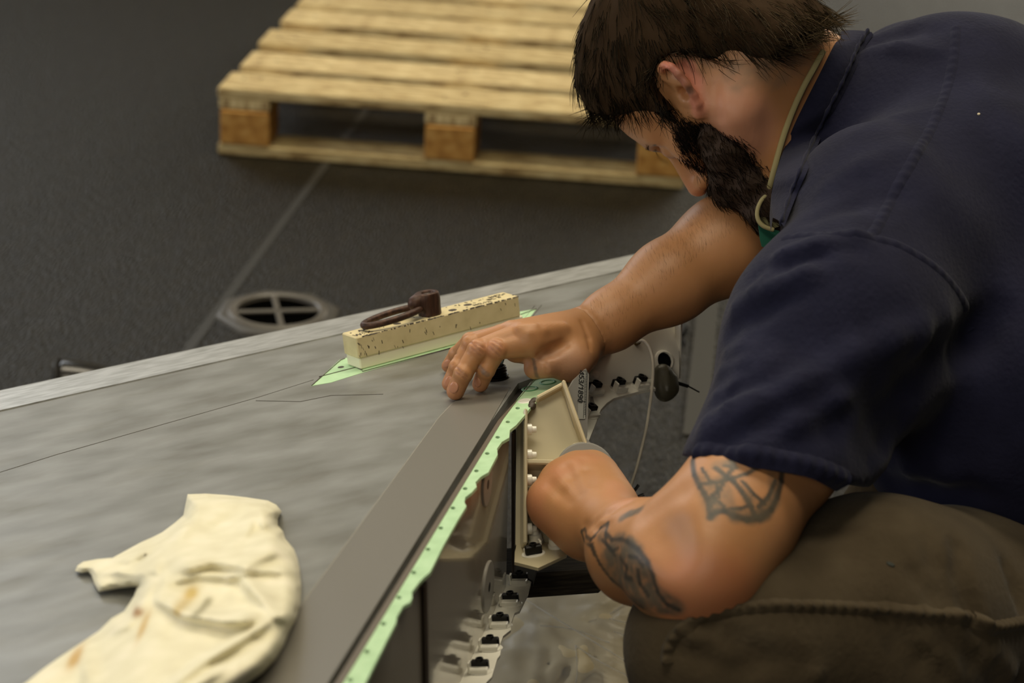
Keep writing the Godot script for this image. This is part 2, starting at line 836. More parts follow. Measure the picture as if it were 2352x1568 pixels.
# ---------------------------------------------------------------- materials
func make_materials() -> void:
	var S := FastNoiseLite.TYPE_SIMPLEX_SMOOTH
	# ribbed rubber floor
	var m := mat(Color.WHITE, 0.45)
	m.albedo_texture = tex(S, 0.012, 3, [[0.0, Color(0.088, 0.074, 0.046)], [0.5, Color(0.112, 0.096, 0.062)], [1.0, Color(0.142, 0.124, 0.086)]], 512, 5)
	m.uv1_scale = Vector3(1.7, 0.9, 1)
	M.floor = m
	# sanded grey primer of the flap
	m = mat(Color.WHITE, 0.42)
	m.albedo_texture = tex(S, 0.006, 11, [[0.0, Color(0.40, 0.39, 0.36)], [0.35, Color(0.46, 0.46, 0.44)], [0.6, Color(0.495, 0.495, 0.48)], [1.0, Color(0.545, 0.55, 0.54)]], 1024, 5)
	m.uv1_scale = Vector3(1.4, 2.6, 1)
	m.roughness_texture = tex(S, 0.010, 23, [[0.0, grey(0.52)], [0.5, grey(0.62)], [1.0, grey(0.9)]], 512, 5)
	m.roughness = 0.62
	M.skin_paint = m
	m = mat(Color(0.45, 0.435, 0.405), 0.36)
	m.roughness_texture = m.roughness_texture
	M.band_paint = m
	M.edge_line = mat(Color(0.58, 0.57, 0.54), 0.22)
	m = mat(Color.WHITE, 0.36, 0.55)
	m.albedo_texture = tex(S, 0.02, 31, [[0.0, Color(0.60, 0.60, 0.58)], [0.5, Color(0.72, 0.72, 0.71)], [1.0, Color(0.82, 0.82, 0.81)]], 512, 5)
	m.uv1_scale = Vector3(2.2, 12, 1)
	M.bare_edge = m
	M.ledge_paint = mat(Color(0.40, 0.355, 0.30), 0.42)
	M.groove = mat(Color(0.17, 0.15, 0.12), 0.8)
	m = mat(Color.WHITE, 0.45)
	m.albedo_texture = tex(S, 0.02, 41, [[0.0, Color(0.68, 0.82, 0.64)], [0.5, Color(0.72, 0.86, 0.68)], [1.0, Color(0.76, 0.89, 0.72)]], 256, 4)
	m.uv1_scale = Vector3(8, 8, 1)
	M.mint = m
	M.mint_dark = mat(Color(0.30, 0.55, 0.36), 0.5)
	m = mat(Color(0.68, 0.65, 0.59), 0.16)
	m.clearcoat_enabled = true
	m.clearcoat = 0.7
	m.clearcoat_roughness = 0.06
	M.web_gloss = m
	m = mat(Color(0.92, 0.91, 0.86), 0.28)
	m.clearcoat_enabled = true
	m.clearcoat = 0.5
	m.clearcoat_roughness = 0.12
	M.white_gloss = m
	m = mat(Color(0.74, 0.70, 0.58), 0.3)
	m.clearcoat_enabled = true
	m.clearcoat = 0.4
	m.clearcoat_roughness = 0.15
	M.fit_paint = m
	M.grey_paint = mat(Color(0.50, 0.49, 0.47), 0.45)
	M.disc_paint = mat(Color(0.63, 0.62, 0.59), 0.4)
	M.cream_edge = mat(Color(0.78, 0.72, 0.58), 0.5)
	M.dark_metal = mat(Color(0.09, 0.085, 0.08), 0.45, 0.5)
	M.seal = mat(Color(0.24, 0.20, 0.16), 0.6)
	M.black = mat(Color(0.035, 0.033, 0.03), 0.55)
	M.paper = mat(Color(0.56, 0.56, 0.54), 0.7)
	M.ink = mat(Color(0.06, 0.06, 0.06), 0.7)
	# pale pallet timber: long grain
	M.timber = []
	for k in 3:
		m = mat(Color.WHITE, 0.75)
		var t: float = [0.0, -0.05, 0.035][k]
		m.albedo_texture = tex(S, 0.010, 51 + k, [[0.0, Color(0.36 + t, 0.27 + t, 0.15 + t)], [0.22, Color(0.60 + t, 0.50 + t, 0.32 + t)], [0.45, Color(0.73 + t, 0.64 + t, 0.45 + t)], [0.7, Color(0.79 + t, 0.71 + t, 0.52 + t)], [1.0, Color(0.86 + t, 0.79 + t, 0.60 + t)]], 512, 5)
		m.uv1_scale = Vector3(2.2, 12, 1)
		M.timber.append(m)
	m = mat(Color.WHITE, 0.8)
	m.albedo_texture = tex(S, 0.014, 61, [[0.0, Color(0.56, 0.38, 0.15)], [0.5, Color(0.68, 0.49, 0.22)], [1.0, Color(0.76, 0.60, 0.34)]], 256, 5)
	m.uv1_scale = Vector3(6, 9, 1)
	M.chip_block = m
	m = mat(Color.WHITE, 0.85)
	m.albedo_texture = tex(S, 0.02, 66, [[0.0, Color(0.10, 0.085, 0.06)], [0.5, Color(0.20, 0.17, 0.13)], [1.0, Color(0.30, 0.27, 0.21)]], 256, 5)
	m.uv1_scale = Vector3(4, 40, 1)
	M.old_wood = m

func hole_black() -> StandardMaterial3D:
	var m := mat(Color(0.015, 0.014, 0.012), 1.0)
	m.metallic_specular = 0.0
	return m

# ---------------------------------------------------------------- the hall
func slab(called: String, lo: Vector3, hi: Vector3, m: Material) -> void:
	var g := Geo.new()
	g.box((lo + hi) / 2, Basis.IDENTITY, (hi - lo) / 2, 0.01)
	struct(called, g, m)

func make_room() -> void:
	var wall := mat(Color(0.62, 0.60, 0.55), 0.8)
	slab("wall_back", Vector3(-7, 0, -9.2), Vector3(7, 5, -9.0), wall)
	slab("wall_front", Vector3(-7, 0, 4.0), Vector3(7, 5, 4.2), mat(Color(0.16, 0.16, 0.16), 0.8))
	slab("wall_left", Vector3(-7.2, 0, -9.2), Vector3(-7, 5, 4.2), wall)
	slab("wall_right", Vector3(7, 0, -9.2), Vector3(7.2, 5, 4.2), mat(Color(0.30, 0.29, 0.27), 0.8))
	slab("ceiling", Vector3(-7.2, 5, -9.2), Vector3(7.2, 5.2, 4.2), mat(Color(0.55, 0.54, 0.50), 0.9))
	# the floor: a slab under a mat whose ribs are real relief where the camera sees them
	var g := Geo.new()
	g.box(Vector3(0, -0.10, -2.6), Basis.IDENTITY, Vector3(7.2, 0.08, 6.8), 0.01)
	var f := struct("floor", g, M.floor)
	var rib := FastNoiseLite.new()
	rib.noise_type = FastNoiseLite.TYPE_SIMPLEX_SMOOTH
	rib.seed = 5
	rib.frequency = 1.0
	rib.fractal_octaves = 3
	var im := Image.create(1024, 1024, false, Image.FORMAT_L8)
	var raw := rib_image(1024)
	im.set_data(1024, 1024, false, Image.FORMAT_L8, raw)
	var ht := ImageTexture.create_from_image(im)
	var m: StandardMaterial3D = M.floor.duplicate()
	m.heightmap_enabled = true
	m.heightmap_texture = ht
	m.heightmap_scale = 0.6
	m.heightmap_deep_parallax = false
	m.uv1_scale = Vector3(3.6, 3.2, 1)
	m.metallic_specular = 0.33
	M.floor_mat = m
	# rubber sheets laid edge to edge, seams along the line seen beside the drain
	var s0 := FL(705, 436)
	var s1 := FL(530, 672)
	var along := (s1 - s0).normalized()
	var across := Vector3(-along.z, 0, along.x)
	for k in 3:
		var gm := Geo.new()
		var w := 1.9
		var mid := s0 + across * ((k - 1) * (w + 0.004) + (w / 2 if k != 1 else w / 2)) - along * 0.4
		var b := Basis(across, Vector3.UP, across.cross(Vector3.UP))
		gm.box(mid + Vector3(0, -0.012, 0), b, Vector3(w / 2, 0.012, 5.2), 0.002)
		var o := part("rubber_sheet", gm, m, f)
	var gs := Geo.new()
	gs.box(s0 - along * 0.2 + Vector3(0, 0.0006, 0), Basis(across, Vector3.UP, across.cross(Vector3.UP)), Vector3(0.009, 0.001, 4.0), 0.0005)
	part("seam_weld", gs, mat(Color(0.155, 0.145, 0.125), 0.5), f)

func rib_image(n: int) -> PackedByteArray:
	# wavy ribs: stretched cells, tileable
	var out := PackedByteArray()
	out.resize(n * n)
	var nz := FastNoiseLite.new()
	nz.noise_type = FastNoiseLite.TYPE_SIMPLEX_SMOOTH
	nz.seed = 9
	nz.frequency = 0.045
	nz.fractal_octaves = 2
	var small := nz.get_seamless_image(n, n / 4)
	small.convert(Image.FORMAT_L8)
	small.resize(n, n, Image.INTERPOLATE_CUBIC)
	return small.get_data()

# ---------------------------------------------------------------- the pallet
func make_pallet() -> void:
	var a := FL(500, 355)
	var b := FL(1570, 436)
	var u := (b - a).normalized()
	var v := Vector3(u.z, 0, -u.x)
	var w := a.distance_to(b)
	var t := thing("pallet", "pale softwood pallet lying on the dark ribbed floor behind the man", "pallet", a)
	t.basis = Basis(u, Vector3.UP, -v)
	var B := Basis.IDENTITY
	var rng := RandomNumberGenerator.new()
	rng.seed = 4
	var bd := 0.024
	# three bottom boards along the front edge direction, three rows of blocks, stringers, seven deck boards
	for k in 3:
		var g := Geo.new()
		g.world = false
		var z := [0.05, 0.62, 1.19][k] as float
		g.box(Vector3(w / 2, bd / 2 + 0.001, -z), B, Vector3(w / 2, bd / 2, 0.05), 0.003)
		part("bottom_board", g, M.timber[1], t)
		for j in 3:
			var gb := Geo.new()
			gb.world = false
			var x := [0.058, w * 0.5, w - 0.05][j] as float
			gb.box(Vector3(x, bd + 0.039, -z - 0.003), Basis(Vector3.UP, rng.randf_range(-0.02, 0.02)), Vector3(0.053, 0.038, 0.056), 0.004)
			part("block", gb, M.chip_block, t)
	for j in 3:
		var g := Geo.new()
		g.world = false
		var x := [0.058, w * 0.5, w - 0.05][j] as float
		g.box(Vector3(x, bd + 0.078 + bd / 2, -0.62), B, Vector3(0.055, bd / 2, 0.62), 0.003)
		# grain runs along the stringer
		for q in g.uv.size():
			g.uv[q] = Vector2(g.uv[q].y, g.uv[q].x)
		part("stringer_board", g, M.timber[2], t)
	var fr := [0.0, 0.19, 0.412, 0.638, 0.82, 1.03, 1.115]
	for k in 6:
		var g := Geo.new()
		g.world = false
		var dep := 0.134 if k < 5 else 0.12
		var x0 := [0.0, 0.004, -0.003, 0.002, 0.004, 0.35][k] as float
		if k == 5:
			x0 = 0.0
		g.box(Vector3(w / 2 + x0, 2 * bd + 0.078 + bd / 2, -fr[k] - dep / 2), Basis(Vector3.UP, rng.randf_range(-0.003, 0.003)), Vector3(w / 2, bd / 2, dep / 2), 0.004)
		for q in g.uv.size():
			g.uv[q] += Vector2(k * 0.37, k * 0.21)
		part("deck_board", g, M.timber[[0, 2, 0, 2, 0, 2][k]], t)
		# nail heads over the stringers
		var gn := Geo.new()
		gn.world = false
		for x in [0.04, 0.075, w * 0.5 - 0.02, w * 0.5 + 0.02, w - 0.07, w - 0.035]:
			gn.lathe([Vector2(0, 0.0008), Vector2(0.0035, 0.0008), Vector2(0.004, -0.001)], Vector3(x, 3 * bd + 0.078, -fr[k] - dep * rng.randf_range(0.3, 0.7)), Vector3.UP, 10)
		var n := part("nail_heads", gn, M.dark_metal, t)
		n.set_meta("kind", "stuff")

# ---------------------------------------------------------------- drain in the floor
func make_drain() -> void:
	var c := FL(638, 722)
	var t := thing("floor_drain", "round grey floor drain with a cross bar, set in the dark floor", "drain", c)
	var L := Vector3(-0.35, 0, -1).normalized()
	var collar_m := mat(Color(0.25, 0.235, 0.21), 0.45)
	var ring_m := mat(Color(0.33, 0.31, 0.28), 0.38)
	var g := Geo.new()
	g.world = false
	g.lathe([Vector2(0.082, 0.003), Vector2(0.085, 0.0065), Vector2(0.1, 0.0065), Vector2(0.107, 0.0045), Vector2(0.110, 0.0)], Vector3.ZERO, Vector3.UP, 8)
	part("collar", g, collar_m, t)
	g = Geo.new()
	g.world = false
	g.lathe([Vector2(0.070, 0.001), Vector2(0.071, 0.008), Vector2(0.074, 0.010), Vector2(0.082, 0.010), Vector2(0.086, 0.007), Vector2(0.087, 0.001)], Vector3.ZERO, Vector3.UP, 40)
	part("ring", g, ring_m, t)
	for k in 2:
		g = Geo.new()
		g.world = false
		var an := 0.22 + k * PI / 2
		g.box(Vector3(0, 0.006, 0), Basis(Vector3.UP, an), Vector3(0.071, 0.003, 0.0052), 0.0015)
		part("cross_bar", g, ring_m, t)
	g = Geo.new()
	g.world = false
	g.lathe([Vector2(0, 0.0012), Vector2(0.071, 0.0012), Vector2(0.071, 0.0004)], Vector3.ZERO, Vector3.UP, 40)
	part("sump", g, hole_black(), t, "dark opening below the bars")

func make_floor_bits() -> void:
	# dark curled offcut behind the far edge of the flap
	var t := thing("plastic_sleeve", "black glossy plastic sleeve lying on the floor behind the flap's far edge", "plastic")
	var m := mat(Color(0.11, 0.10, 0.09), 0.22)
	var pts := []
	for k in 9:
		pts.append(FL(132 + k * 18, 890 + k * 1.0, 0.046))
	var g := Geo.new()
	g.tube(pts, [0.042, 0.045, 0.044, 0.043, 0.041, 0.039, 0.037, 0.034, 0.030], 14, 1.0)
	part("sleeve", g, m, t)
	g = Geo.new()
	g.tube([FL(130, 890, 0.046), FL(137, 890, 0.046)], [0.0435, 0.0462], 16, 1.0)
	part("hem", g, mat(Color(0.12, 0.10, 0.07), 0.5), t)
	# pale strip taped on the floor behind the far spar
	t = thing("floor_tape", "pale worn strip of tape on the floor right of the far spar", "tape")
	g = Geo.new()
	var a := FL(1632, 640, 0.002)
	var b := FL(1596, 1000, 0.002)
	var al := (b - a).normalized()
	var ac := al.cross(Vector3.UP).normalized()
	g.box((a + b) / 2, Basis(ac, Vector3.UP, ac.cross(Vector3.UP)), Vector3(0.019, 0.0012, a.distance_to(b) / 2), 0.0006)
	part("strip", g, mat(Color(0.17, 0.158, 0.13), 0.6), t)
	t = thing("grease_blob", "small dark lump of sealant on the floor beside the far spar's edge", "sealant")
	var f := Field.new()
	for q in [[1566, 762, 9], [1574, 752, 7], [1560, 776, 6], [1570, 786, 5]]:
		f.ell(FL(q[0], q[1], 0.006), Basis.IDENTITY, Vector3(q[2] * 0.00065, 0.009, q[2] * 0.0013), 0.006)
	g = Geo.new()
	var c := FL(1568, 768)
	f.mesh_into(g, 0.0025, c - Vector3(0.03, 0.004, 0.06), c + Vector3(0.03, 0.03, 0.06))
	part("lump", g, M.black, t)

# ---------------------------------------------------------------- the aircraft flap
var webQ: Vector3
var webN: Vector3
var webE: Vector3
var DN: Vector3          # down along the web
var fitQ: Vector3
var fitN: Vector3
var flgN: Vector3
var flgQ: Vector3
var sparQ: Vector3
var sparN: Vector3

func on_web(x: float, y: float) -> Vector3:
	return on_plane(x, y, webQ, webN)

func on_fit(x: float, y: float, h := 0.0) -> Vector3:
	return on_plane(x, y, fitQ, fitN, h)

func on_spar(x: float, y: float, h := 0.0) -> Vector3:
	return on_plane(x, y, sparQ, sparN, h)

func on_flange(x: float, y: float) -> Vector3:
	return on_plane(x, y, flgQ, flgN)

func make_flap() -> void:
	DN = camv(0, -0.927, -0.375).normalized()
	var t := thing("aircraft_flap", "long grey aircraft flap with a mint green perforated flange, lying across the foreground", "aircraft part", PH(1000, 1200))
	var uA := (PH(200, 867) - PH(1200, 648)).normalized()     # along the far edge
	var uB := uA.cross(flapN)
	var skin_at := func(x, y): return PH(x, y)
	# main skin
	var g := Geo.new()
	var A := px([-140, 926, 1600, 553, 1556, 700, 1296, 842, 1190, 880, 1130, 965, 735, 1600, -140, 1650])
	g.plate(A, [], skin_at, -flapN * 0.009, 60, uA, uB, 90)
	part("skin", g, M.skin_paint, t)
	# bare trailing edge strip
	g = Geo.new()
	g.plate(px([-140, 927, 1600, 554, 1590, 584, 1200, 672, 781, 766, 390, 854, -140, 973]), [], func(x, y): return PH(x, y, 0.0014), -flapN * 0.0016, 60, uA, uB)
	part("trailing_edge", g, M.bare_edge, t, "bare metal strip along the far edge")
	# smooth edge band with a faint bright step
	g = Geo.new()
	g.plate(px([1040, 925, 1100, 884, 1172, 888, 1128, 965, 733, 1600, 540, 1596, 740, 1324, 1007, 960]), [], func(x, y): return PH(x, y, 0.0011), -flapN * 0.0012, 50, uA, uB)
	part("edge_band", g, M.band_paint, t)
	g = Geo.new()
	g.tube([PH(540, 1596, 0.0009), PH(740, 1324, 0.0009), PH(1007, 960, 0.0009), PH(1038, 927, 0.0009)], [0.0007], 8, 0.5)
	part("band_edge", g, M.edge_line, t)
	# groove and ledge beyond it
	g = Geo.new()
	g.plate(px([1240, 840, 1262, 850, 1152, 966, 760, 1600, 730, 1600, 1126, 965]), [], func(x, y): return PH(x, y, -0.006), -flapN * 0.004, 60, uA, uB)
	part("seam_groove", g, M.groove, t)
	g = Geo.new()
	g.plate(px([1256, 842, 1270, 842, 1225, 870, 1157, 960, 768, 1600, 749, 1600, 1144, 965]), [], func(x, y): return PH(x, y, -0.0018), -flapN * 0.006, 60, uA, uB)
	part("ledge", g, M.ledge_paint, t)
	# scribed line, wavy scratch, and the line right of the block
	for L in [[[-60, 1103, 129, 1044, 593, 912, 720, 872], 0.0005], [[588, 920, 690, 922, 760, 908, 880, 905], 0.0006], [[1195, 762, 1290, 730, 1360, 702], 0.0005], [[1176, 768, 1228, 702], 0.0005], [[1190, 768, 1244, 700], 0.0004]]:
		var pts := []
		for q in px(L[0]):
			pts.append(PH(q.x, q.y, 0.0001))
		g = Geo.new()
		g.tube(pts, [L[1]], 6, 0.5)
		part("scribe_line", g, mat(Color(0.26, 0.24, 0.21), 0.7), t)
	# ---- mint flange
	var right := zpx([1185, 0, 1150, 40, 1112, 70, 1108, 115, 1065, 140, 1036, 180, 1040, 215, 985, 320, 938, 348, 908, 380, 916, 405, 885, 440, 848, 468, 842, 498, 855, 520, 800, 610, 720, 750, 640, 910, 600, 945, 580, 965, 530, 1030, 535, 1060, 520, 1090, 480, 1110, 440, 1180, 440, 1205, 360, 1360, 255, 1568, 235, 1610], 2.58, 740, 960)
	var outline := px([1222, 873, 1240, 850, 1312, 850, 1302, 868, 1289, 888, 1262, 902, 1240, 912, 1233, 924, 1218, 936, 1208, 950])
	outline.append_array(right)
	outline.append_array(px([765, 1592, 1153, 960]))
	var holes := []
	for q in zpx([1100, 22, 1040, 113, 978, 209, 914, 312, 847, 417, 775, 532, 703, 650, 627, 776, 543, 914, 455, 1062, 363, 1217, 265, 1382, 167, 1550], 2.58, 740, 960):
		holes.append([q.x, q.y, 5.2 + (q.y - 960) * 0.002, 2.9 + (q.y - 960) * 0.003])
	holes.append([1189, 937, 5.2, 2.8])
	g = Geo.new()
	g.plate(outline, holes, func(x, y): return PH(x, y, -0.0022), -flapN * 0.0026, 9, uA, uB)
	var strip := part("mint_flange", g, M.mint, t, "mint green strip with a row of holes and a scalloped edge")
	g = Geo.new()
	g.plate(px([1180, 930, 1150, 1000, 830, 1560, 800, 1600, 780, 1600, 1148, 985]), [], func(x, y): return PH(x, y, -0.0075), -flapN * 0.002, 40, uA, uB)
	part("flange_backing", g, mat(Color(0.14, 0.22, 0.16), 0.7), strip)
	# the wide hole and the ringed dimples by the corner
	g = Geo.new()
	g.lathe([Vector2(0, 0.0003), Vector2(0.0042, 0.0003), Vector2(0.0062, 0.0008), Vector2(0.0072, 0)], PH(1206, 921, -0.0022), flapN, 20)
	part("dimple", g, M.white_gloss, strip)
	g = Geo.new()
	for q in [[1217, 893, 0.0085], [1258, 878, 0.0085]]:
		g.lathe([Vector2(q[2] * 0.7, 0.0002), Vector2(q[2] * 0.8, 0.0007), Vector2(q[2], 0.0002)], PH(q[0], q[1], -0.0022), flapN, 24)
	part("dimple", g, M.mint_dark, strip)
	g = Geo.new()
	g.tube([PH(1246, 913, -0.004), PH(1291, 890, -0.004)], [0.0022], 8)
	part("flange_lip", g, M.cream_edge, strip)
	# chipped sealant at the corner
	var fs := Field.new()
	for q in [[1222, 932, 0.004], [1228, 922, 0.0042], [1232, 915, 0.004], [1221, 926, 0.003], [1219, 936, 0.0022]]:
		fs.ell(PH(q[0], q[1], -0.003), Basis.IDENTITY, Vector3.ONE * q[2], 0.003)
	g = Geo.new()
	var c := PH(1226, 925)
	fs.mesh_into(g, 0.0013, c - Vector3.ONE * 0.016, c + Vector3.ONE * 0.016)
	part("sealant", g, M.seal, t)
	# chipped edge of the skin at the far corner behind the forearm
	# ---- web: the upright wall under the flange
	var w1 := PH(1166, 985, -0.005)
	var w2 := PH(818, 1568, -0.005)
	webE = (w2 - w1).normalized()
	webN = webE.cross(DN).normalized()
	if webN.dot(cF) > 0:
		webN = -webN
	webQ = w1
	var w_end := w1 + webE * (w1.distance_to(w2) * 1.16)
	var wb1 := on_web(1177, 1312)
	var wb2 := on_web(1074, 1534)
	var deep: float = (wb1 - w1).dot(DN)
	g = Geo.new()
	wall(g, w1, w_end, DN * deep, -webN * 0.002)
	part("web", g, M.web_gloss, t, "glossy upright wall below the mint flange")
	for q in [[1177.0, 1176.0, 0.0016, 985, 1312], [970.5, 971.0, 0.0016, 1335, 1690]]:
		g = Geo.new()
		var a := on_web(q[0], q[3]) + webN * 0.0012
		var b := a + DN * deep
		g.box((a + b) / 2, Basis(webE, -DN, webE.cross(-DN)), Vector3(0.0058, deep / 2 - 0.002, 0.0012), 0.0006)
		part("joint_strip", g, M.seal, t, "dark upright joint strip")
	for q in [[1117, 1112, 0.0195], [1120, 1347, 0.0235]]:
		var o := on_web(q[0], q[1])
		g = Geo.new()
		g.lathe([Vector2(0.0035, 0.0016), Vector2(q[2] - 0.001, 0.0016), Vector2(q[2], 0.0008), Vector2(q[2], -0.001)], o, webN, 36)
		var disc := part("doubler_disc", g, M.disc_paint, t)
		g = Geo.new()
		g.lathe([Vector2(0, 0.0018), Vector2(0.0042, 0.0018), Vector2(0.0044, 0.0014)], o, webN, 16)
		part("hole", g, M.black, disc, "dark hole in the middle")
	# ---- lower flange with nut plates
	flgQ = wb1
	flgN = flapN
	flgN = (flapN - webE * flapN.dot(webE)).normalized()
	flgQ = on_web(1123, 1429)
	webfit()
	var jl := func(x, y): return on_flange(x, y)
	g = Geo.new()
	var fl := px([1160, 1352])
	fl = zpx([770, 372, 880, 395, 1010, 440, 1052, 468, 1015, 590, 925, 775, 870, 800, 835, 900, 828, 985, 745, 1050, 700, 1170, 720, 1200, 712, 1260, 680, 1300, 620, 1500, 560, 1560, 500, 1640, 180, 1640, 500, 1000], 4.78, 1000, 1240)
	g.plate(fl, [], jl, DN * 0.0025, 12, webE, webN)
	var low := part("lower_flange", g, M.white_gloss, t, "white lower flange carrying nut plates")
	for q in zpx([930, 470, 825, 700, 715, 940, 605, 1190, 490, 1440], 4.78, 1000, 1240):
		nut_plate(t, on_flange(q.x, q.y), flgN, webE)
	# black splice plate
	g = Geo.new()
	g.plate(zpx([900, 250, 1115, 318, 1072, 478, 1000, 440, 835, 385], 4.78, 1000, 1240), [], jl, DN * 0.003, 12, webE, webN, 0.0, func(_x, _y): return 0.003)
	part("splice_plate", g, M.black, t, "small black splice plate")
	make_fitting(t)
	make_spar(t)

func webfit() -> void:
	pass

func wall(g: Geo, a: Vector3, b: Vector3, down: Vector3, thick: Vector3) -> void:
	var x := (b - a)
	var o := a + x / 2 + down / 2 + thick / 2
	var bx := x.normalized()
	var bz := thick.normalized()
	var by := bz.cross(bx).normalized()
	g.box(o, Basis(bx, by, bz), Vector3(x.length() / 2, absf(down.dot(by)) / 2, thick.length() / 2), 0.0006)

func nut_plate(parent: Node3D, at: Vector3, up: Vector3, along: Vector3, s := 1.0) -> void:
	# round pad, folded bracket and a dark floating nut
	var z := along
	var x := up.cross(z).normalized()
	var b := Basis(x, up, x.cross(up))
	var g := Geo.new()
	g.lathe([Vector2(0, 0.0012 * s), Vector2(0.0082 * s, 0.0012 * s), Vector2(0.0088 * s, 0.0004 * s), Vector2(0.0088 * s, 0)], at, up, 20, x, 0.25)
	var body := part("nut_plate", g, M.white_gloss, parent)
	g = Geo.new()
	g.box(at + up * 0.0026 * s + b.z * 0.003 * s, b, Vector3(0.0075 * s, 0.0022 * s, 0.0042 * s), 0.0008)
	g.box(at + up * 0.0058 * s + b.z * 0.004 * s - x * 0.0078 * s, b, Vector3(0.0009 * s, 0.005 * s, 0.0035 * s), 0.0004)
	part("bracket", g, M.white_gloss, body)
	g = Geo.new()
	g.box(at + up * 0.0052 * s - b.z * 0.0022 * s, b, Vector3(0.0076 * s, 0.0042 * s, 0.003 * s), 0.001)
	g.lathe([Vector2(0.0022 * s, 0.0112 * s), Vector2(0.0034 * s, 0.0112 * s), Vector2(0.0036 * s, 0.008 * s)], at - b.z * 0.0022 * s, up, 12)
	part("nut", g, M.dark_metal, body, "dark floating nut")

func rivet(parent: Node3D, at: Vector3, axis: Vector3, s := 1.0) -> void:
	var g := Geo.new()
	g.lathe([Vector2(0.0062 * s, 0), Vector2(0.0062 * s, 0.0025 * s), Vector2(0.0054 * s, 0.003 * s), Vector2(0.0052 * s, 0.0072 * s), Vector2(0.0032 * s, 0.0078 * s), Vector2(0.003 * s, 0.0115 * s), Vector2(0.0015 * s, 0.0118 * s), Vector2(0.0012 * s, 0.010 * s), Vector2(0, 0.010 * s)], at, axis, 16)
	part("rivet", g, M.white_gloss, parent)

# thin rib standing out of the fitting's back wall along a line in px
func rib(parent: Node3D, pts: Array, out: float, thick: float, m: Material, called := "rib") -> void:
	var g := Geo.new()
	for k in pts.size() - 1:
		var a := on_fit(pts[k].x, pts[k].y)
		var b := on_fit(pts[k + 1].x, pts[k + 1].y)
		var x := (b - a).normalized()
		g.box((a + b) / 2 + fitN * (out / 2 - 0.001), Basis(x, fitN.cross(x), fitN), Vector3(a.distance_to(b) / 2 + thick * 0.4, thick / 2, out / 2), 0.0012)
	part(called, g, m, parent)

